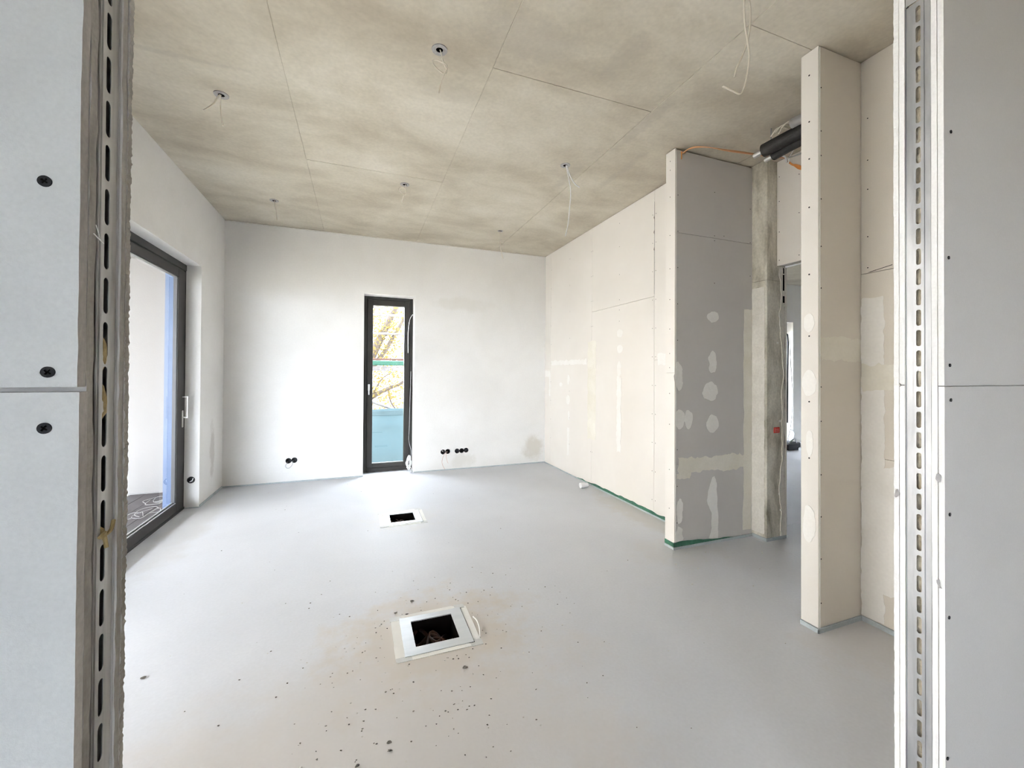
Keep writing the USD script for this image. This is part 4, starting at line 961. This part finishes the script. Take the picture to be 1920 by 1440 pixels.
t.part("drop", tube([(7.80, BY - 0.02, 2.1), (7.81, BY - 0.03, 1.8), (7.84, BY - 0.03, 1.4), (7.88, BY - 0.03, 1.0), (7.87, BY - 0.03, 0.6), (7.82, BY - 0.03, 0.3)], 0.009, 6), M["cable_white"], smooth=True)
t.part("drop", tube([(7.72, BY - 0.02, 2.12), (7.755, BY - 0.03, 2.0), (7.745, BY - 0.03, 1.2), (7.74, BY - 0.03, 0.4)], 0.014, 6), M["black"], smooth=True, label="black cable hanging beside it")

# ------------------------------------------------------------------ outside the sliding door: balcony
t = Thing("balcony", "terrace with dark boards beside a pale rendered end wall outside the sliding door", "balcony", kind="structure")
for k in range(4):
    x1 = LXo - 0.002 - k * 0.15
    t.part("floor_board", cbox(x1 - 0.146, x1, 3.4, 5.70, -0.10, -0.03, 0.003), M["ext_floor"])
t.part("terrace_screed", man(mbox(-4.5, LXo - 0.002, -3.0, 5.70, -0.10, -0.03) - mbox(LXo - 0.606, LXo + 1, 3.397, 6, -1, 1)), M["terrace"], label="pale terrace screed")
t.part("floor_slab", box(-4.5, LXo - 0.002, -3.0, 5.70, -0.3, -0.10), M["roof"])
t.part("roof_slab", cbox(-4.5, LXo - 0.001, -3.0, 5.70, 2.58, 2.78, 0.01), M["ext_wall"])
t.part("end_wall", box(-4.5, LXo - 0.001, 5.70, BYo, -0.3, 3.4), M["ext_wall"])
t = Thing("strapping", "loose white strapping loops on the balcony boards", "strapping", (-2.0, 5.0, -0.03))
rs = random.Random(11)
for k in range(6):
    a0 = rs.uniform(0, 6.28)
    cx, cy = -1.92 + rs.uniform(-0.1, 0.05), 5.1 + rs.uniform(-0.35, 0.3)
    t.part("loop", tube([(cx + (0.05 + 0.06 * rs.random()) * math.cos(a0 + a), cy + (0.10 + 0.08 * rs.random()) * math.sin(a0 + a), -0.02 + 0.02 * rs.random()) for a in np.linspace(0, 5.4, 8)], 0.0022, 6, 5), M["cable_grey"], smooth=True)

# ------------------------------------------------------------------ outside the slit window: scaffold, net, tree, ground
t = Thing("scaffolding", "steel scaffold with green and brown boards outside the slit window", "scaffold", (0.6, 6.8, 0))
GZ = -3.2
for x in (-0.9, 1.7):
    for y in (6.3, 6.86):
        t.part("standard", cyl((x, y, (GZ + 3.6) / 2), 0.024, 3.6 - GZ, "Z", 16), M["scaf_steel"], smooth=40)
for z, y in ((2.24, 6.80), (1.945, 6.80), (0.47, 6.74), (0.02, 6.74)):
    t.part("guard_rail", cyl((0.4, y, z), 0.017, 2.8, "X", 14), M["scaf_steel"], smooth=40)
t.part("toe_board", cbox(-0.95, 1.75, 6.80, 6.83, 1.522, 1.552, 0.003), M["wood"], label="thin brown board edge")
t.part("deck_board", cbox(-0.95, 1.75, 6.78, 6.84, 1.440, 1.518, 0.012), M["scaf_green"], label="green board edge")
led = mbox(-0.95, 1.75, 6.79, 6.80, 1.355, 1.425)
for k in range(18):
    led = led - mcyl((-0.88 + 0.15 * k, 6.795, 1.39), 0.018, 0.05, "Y", 16)
t.part("perforated_ledger", man(led), M["scaf_steel"], label="perforated steel ledger")
t.part("brace", tube([(-0.9, 6.85, 1.28), (0.214, 6.85, 0.852), (1.7, 6.85, 0.28)], 0.02, 10, 4), M["scaf_steel"], smooth=40)
# net
n, k = 40, 30
X, Z = np.meshgrid(np.linspace(-0.9, 1.7, n), np.linspace(-0.9, 0.745, k))
Y = 6.69 + 0.03 * (meshkit.fbm(np.stack([X * 2.5, Z * 1.2, X * 0], -1), 3, 21) - 0.5) + 0.008 * np.sin(X * 18)
Z = Z + 0.02 * np.sin(X * 2.4) * (Z > 0.7)
v = np.stack([X, Y, Z], -1).reshape(-1, 3)
ff = []
for i in range(k - 1):
    for j in range(n - 1):
        a = i * n + j
        ff += [(a, a + 1, a + n + 1), (a, a + n + 1, a + n)]
ff = np.array(ff)
v2 = v + np.array([0, 0.002, 0])
nt = Thing("scaffold_net", "light blue scaffold net stretched across the lower half of the slit window view", "net", (0.4, 6.69, 0))
nt.part("sheet", trimesh.Trimesh(np.vstack([v, v2]), np.vstack([ff, ff[:, ::-1] + len(v)]), process=False), M["net"], smooth=True)
nt.part("hem", cbox(-0.9, 1.7, 6.680, 6.70, 0.655, 0.735, 0.004), M["net"], label="folded upper hem")

tr = Thing("tree", "pale yellow autumn tree with leaning limbs behind the scaffold", "tree", (-1.2, 11.3, GZ))
tr.part("trunk", tube([(-1.25, 11.3, GZ - 0.1), (-1.1, 11.3, -2.0), (-0.7, 11.2, -0.4), (-0.2, 11.1, 0.7), (0.30, 11.0, 1.75), (0.55, 11.0, 2.3), (0.83, 11.0, 2.9), (1.3, 11.0, 4.0)], 0.20, 12, 6, r2=0.05), M["bark"], smooth=True)
limbs = [([(-0.45, 11.15, 0.1), (0.3, 11.0, 0.68), (0.75, 11.0, 0.92), (1.1, 11.0, 1.09), (1.9, 11.0, 1.8)], 0.08, 0.02), ([(-0.1, 11.1, 0.9), (0.53, 11.0, 1.73), (0.8, 11.0, 2.2), (1.08, 11.0, 2.72), (1.4, 11, 3.5)], 0.07, 0.02),
         ([(0.3, 11.0, 1.75), (0.2, 11.0, 2.4), (0.4, 11, 3.3)], 0.03, 0.01), ([(0.5, 11.0, 2.2), (0.85, 11.05, 2.35), (1.2, 11.1, 2.3)], 0.025, 0.008), ([(0.7, 11.0, 0.9), (0.8, 11, 0.5), (1.1, 11, 0.15)], 0.03, 0.01),
         ([(0.3, 11.0, 0.68), (0.55, 11, 1.15), (0.95, 11, 1.4)], 0.025, 0.008), ([(-0.6, 11.2, -0.1), (-1.3, 11.2, 1.0), (-1.8, 11.3, 2.5)], 0.08, 0.02)]
for pts, a, b in limbs:
    tr.part("limb", tube(pts, a, 8, 6, r2=b), M["bark"], smooth=True)
allp = np.vstack([spline(p, 12) for p, a, b in limbs] + [spline([(0.30, 11.0, 1.75), (0.55, 11.0, 2.3), (0.83, 11.0, 2.9), (1.3, 11.0, 4.0)], 14)])


def leaves(centres, n, spread, size, seed):
    rg = np.random.default_rng(seed)
    c = centres[rg.integers(0, len(centres), n)] + rg.normal(0, 1, (n, 3)) * spread
    a = rg.normal(size=(n, 3)); a /= np.linalg.norm(a, axis=1, keepdims=True)
    b = np.cross(a, rg.normal(size=(n, 3))); b /= np.linalg.norm(b, axis=1, keepdims=True)
    s = size * rg.uniform(0.6, 1.3, (n, 1))
    nrm = np.cross(a, b) * s * 0.15
    v = np.stack([c - a * s, c + b * s * 0.55 + nrm, c + a * s, c - b * s * 0.55 + nrm], 1).reshape(-1, 3)
    i = np.arange(n)[:, None] * 4
    return trimesh.Trimesh(v, np.vstack([i + [0, 1, 2], i + [0, 2, 3]]), process=False)


tr.part("foliage", leaves(allp, 3400, (0.32, 0.6, 0.28), 0.042, 3), M["leaf"], kind="stuff")
for x, y, s, lb in ((3.9, 15.0, 1.0, "broad yellow tree furthest right behind the scaffold"), (0.4, 18.5, 1.2, "tall yellow tree deep behind the leaning one"), (-4.4, 16.0, 1.1, "round yellow tree to the left behind the scaffold")):
    t2 = Thing("tree", lb, "tree", (x, y, GZ))
    t2.part("trunk", tube([(x, y, GZ - 0.1), (x + 0.1, y, -1), (x - 0.1, y, 1.2), (x + 0.2, y, 3.4 * s)], 0.18, 10, 6, r2=0.05), M["bark"], smooth=True)
    ct = np.array([(x + 1.2 * math.cos(q), y + 1.1 * math.sin(q), zz) for q in np.linspace(0, 6.2, 9) for zz in (0.2, 1.0, 2.0, 3.0 * s)])
    t2.part("foliage", leaves(ct, 1500, (0.5, 0.5, 0.4), 0.05, int(y * 10)), M["leaf"], kind="stuff")
# neighbouring house across the garden, facing the balcony
nb = Thing("neighbour_house", "sunlit cream rendered house across the garden from the balcony", "building", (-11, 3, GZ), kind="structure")
fm = mbox(-14.0, -9.5, -4.0, 17.0, GZ - 0.1, 5.2)
wins = [(y, z) for y in np.arange(-3.0, 16, 3.2) for z in (-2.2, 0.9)]
for y, z in wins:
    fm = fm - mbox(-9.62, -9.0, y, y + 1.1, z, z + 1.4)
nb.part("facade", man(fm), M["facade_cream"])
for y, z in wins:
    w = nb.part("window", man(mbox(-9.62, -9.56, y, y + 1.1, z, z + 1.4) - mbox(-10, -9, y + 0.07, y + 1.03, z + 0.07, z + 1.33)), M["white_plastic"])
    nb.part("pane", box(-9.61, -9.59, y + 0.06, y + 1.04, z + 0.06, z + 1.34), M["pane_dark"], parent=w)
nb.part("roof", cbox(-14.2, -9.3, -4.2, 17.2, 5.2, 5.4, 0.02), M["roof"])
obj("ground", box(-60, 60, -40, 60, GZ - 0.3, GZ), M["ground"], label="sandy building ground far below the building", cat="ground", kind="structure")
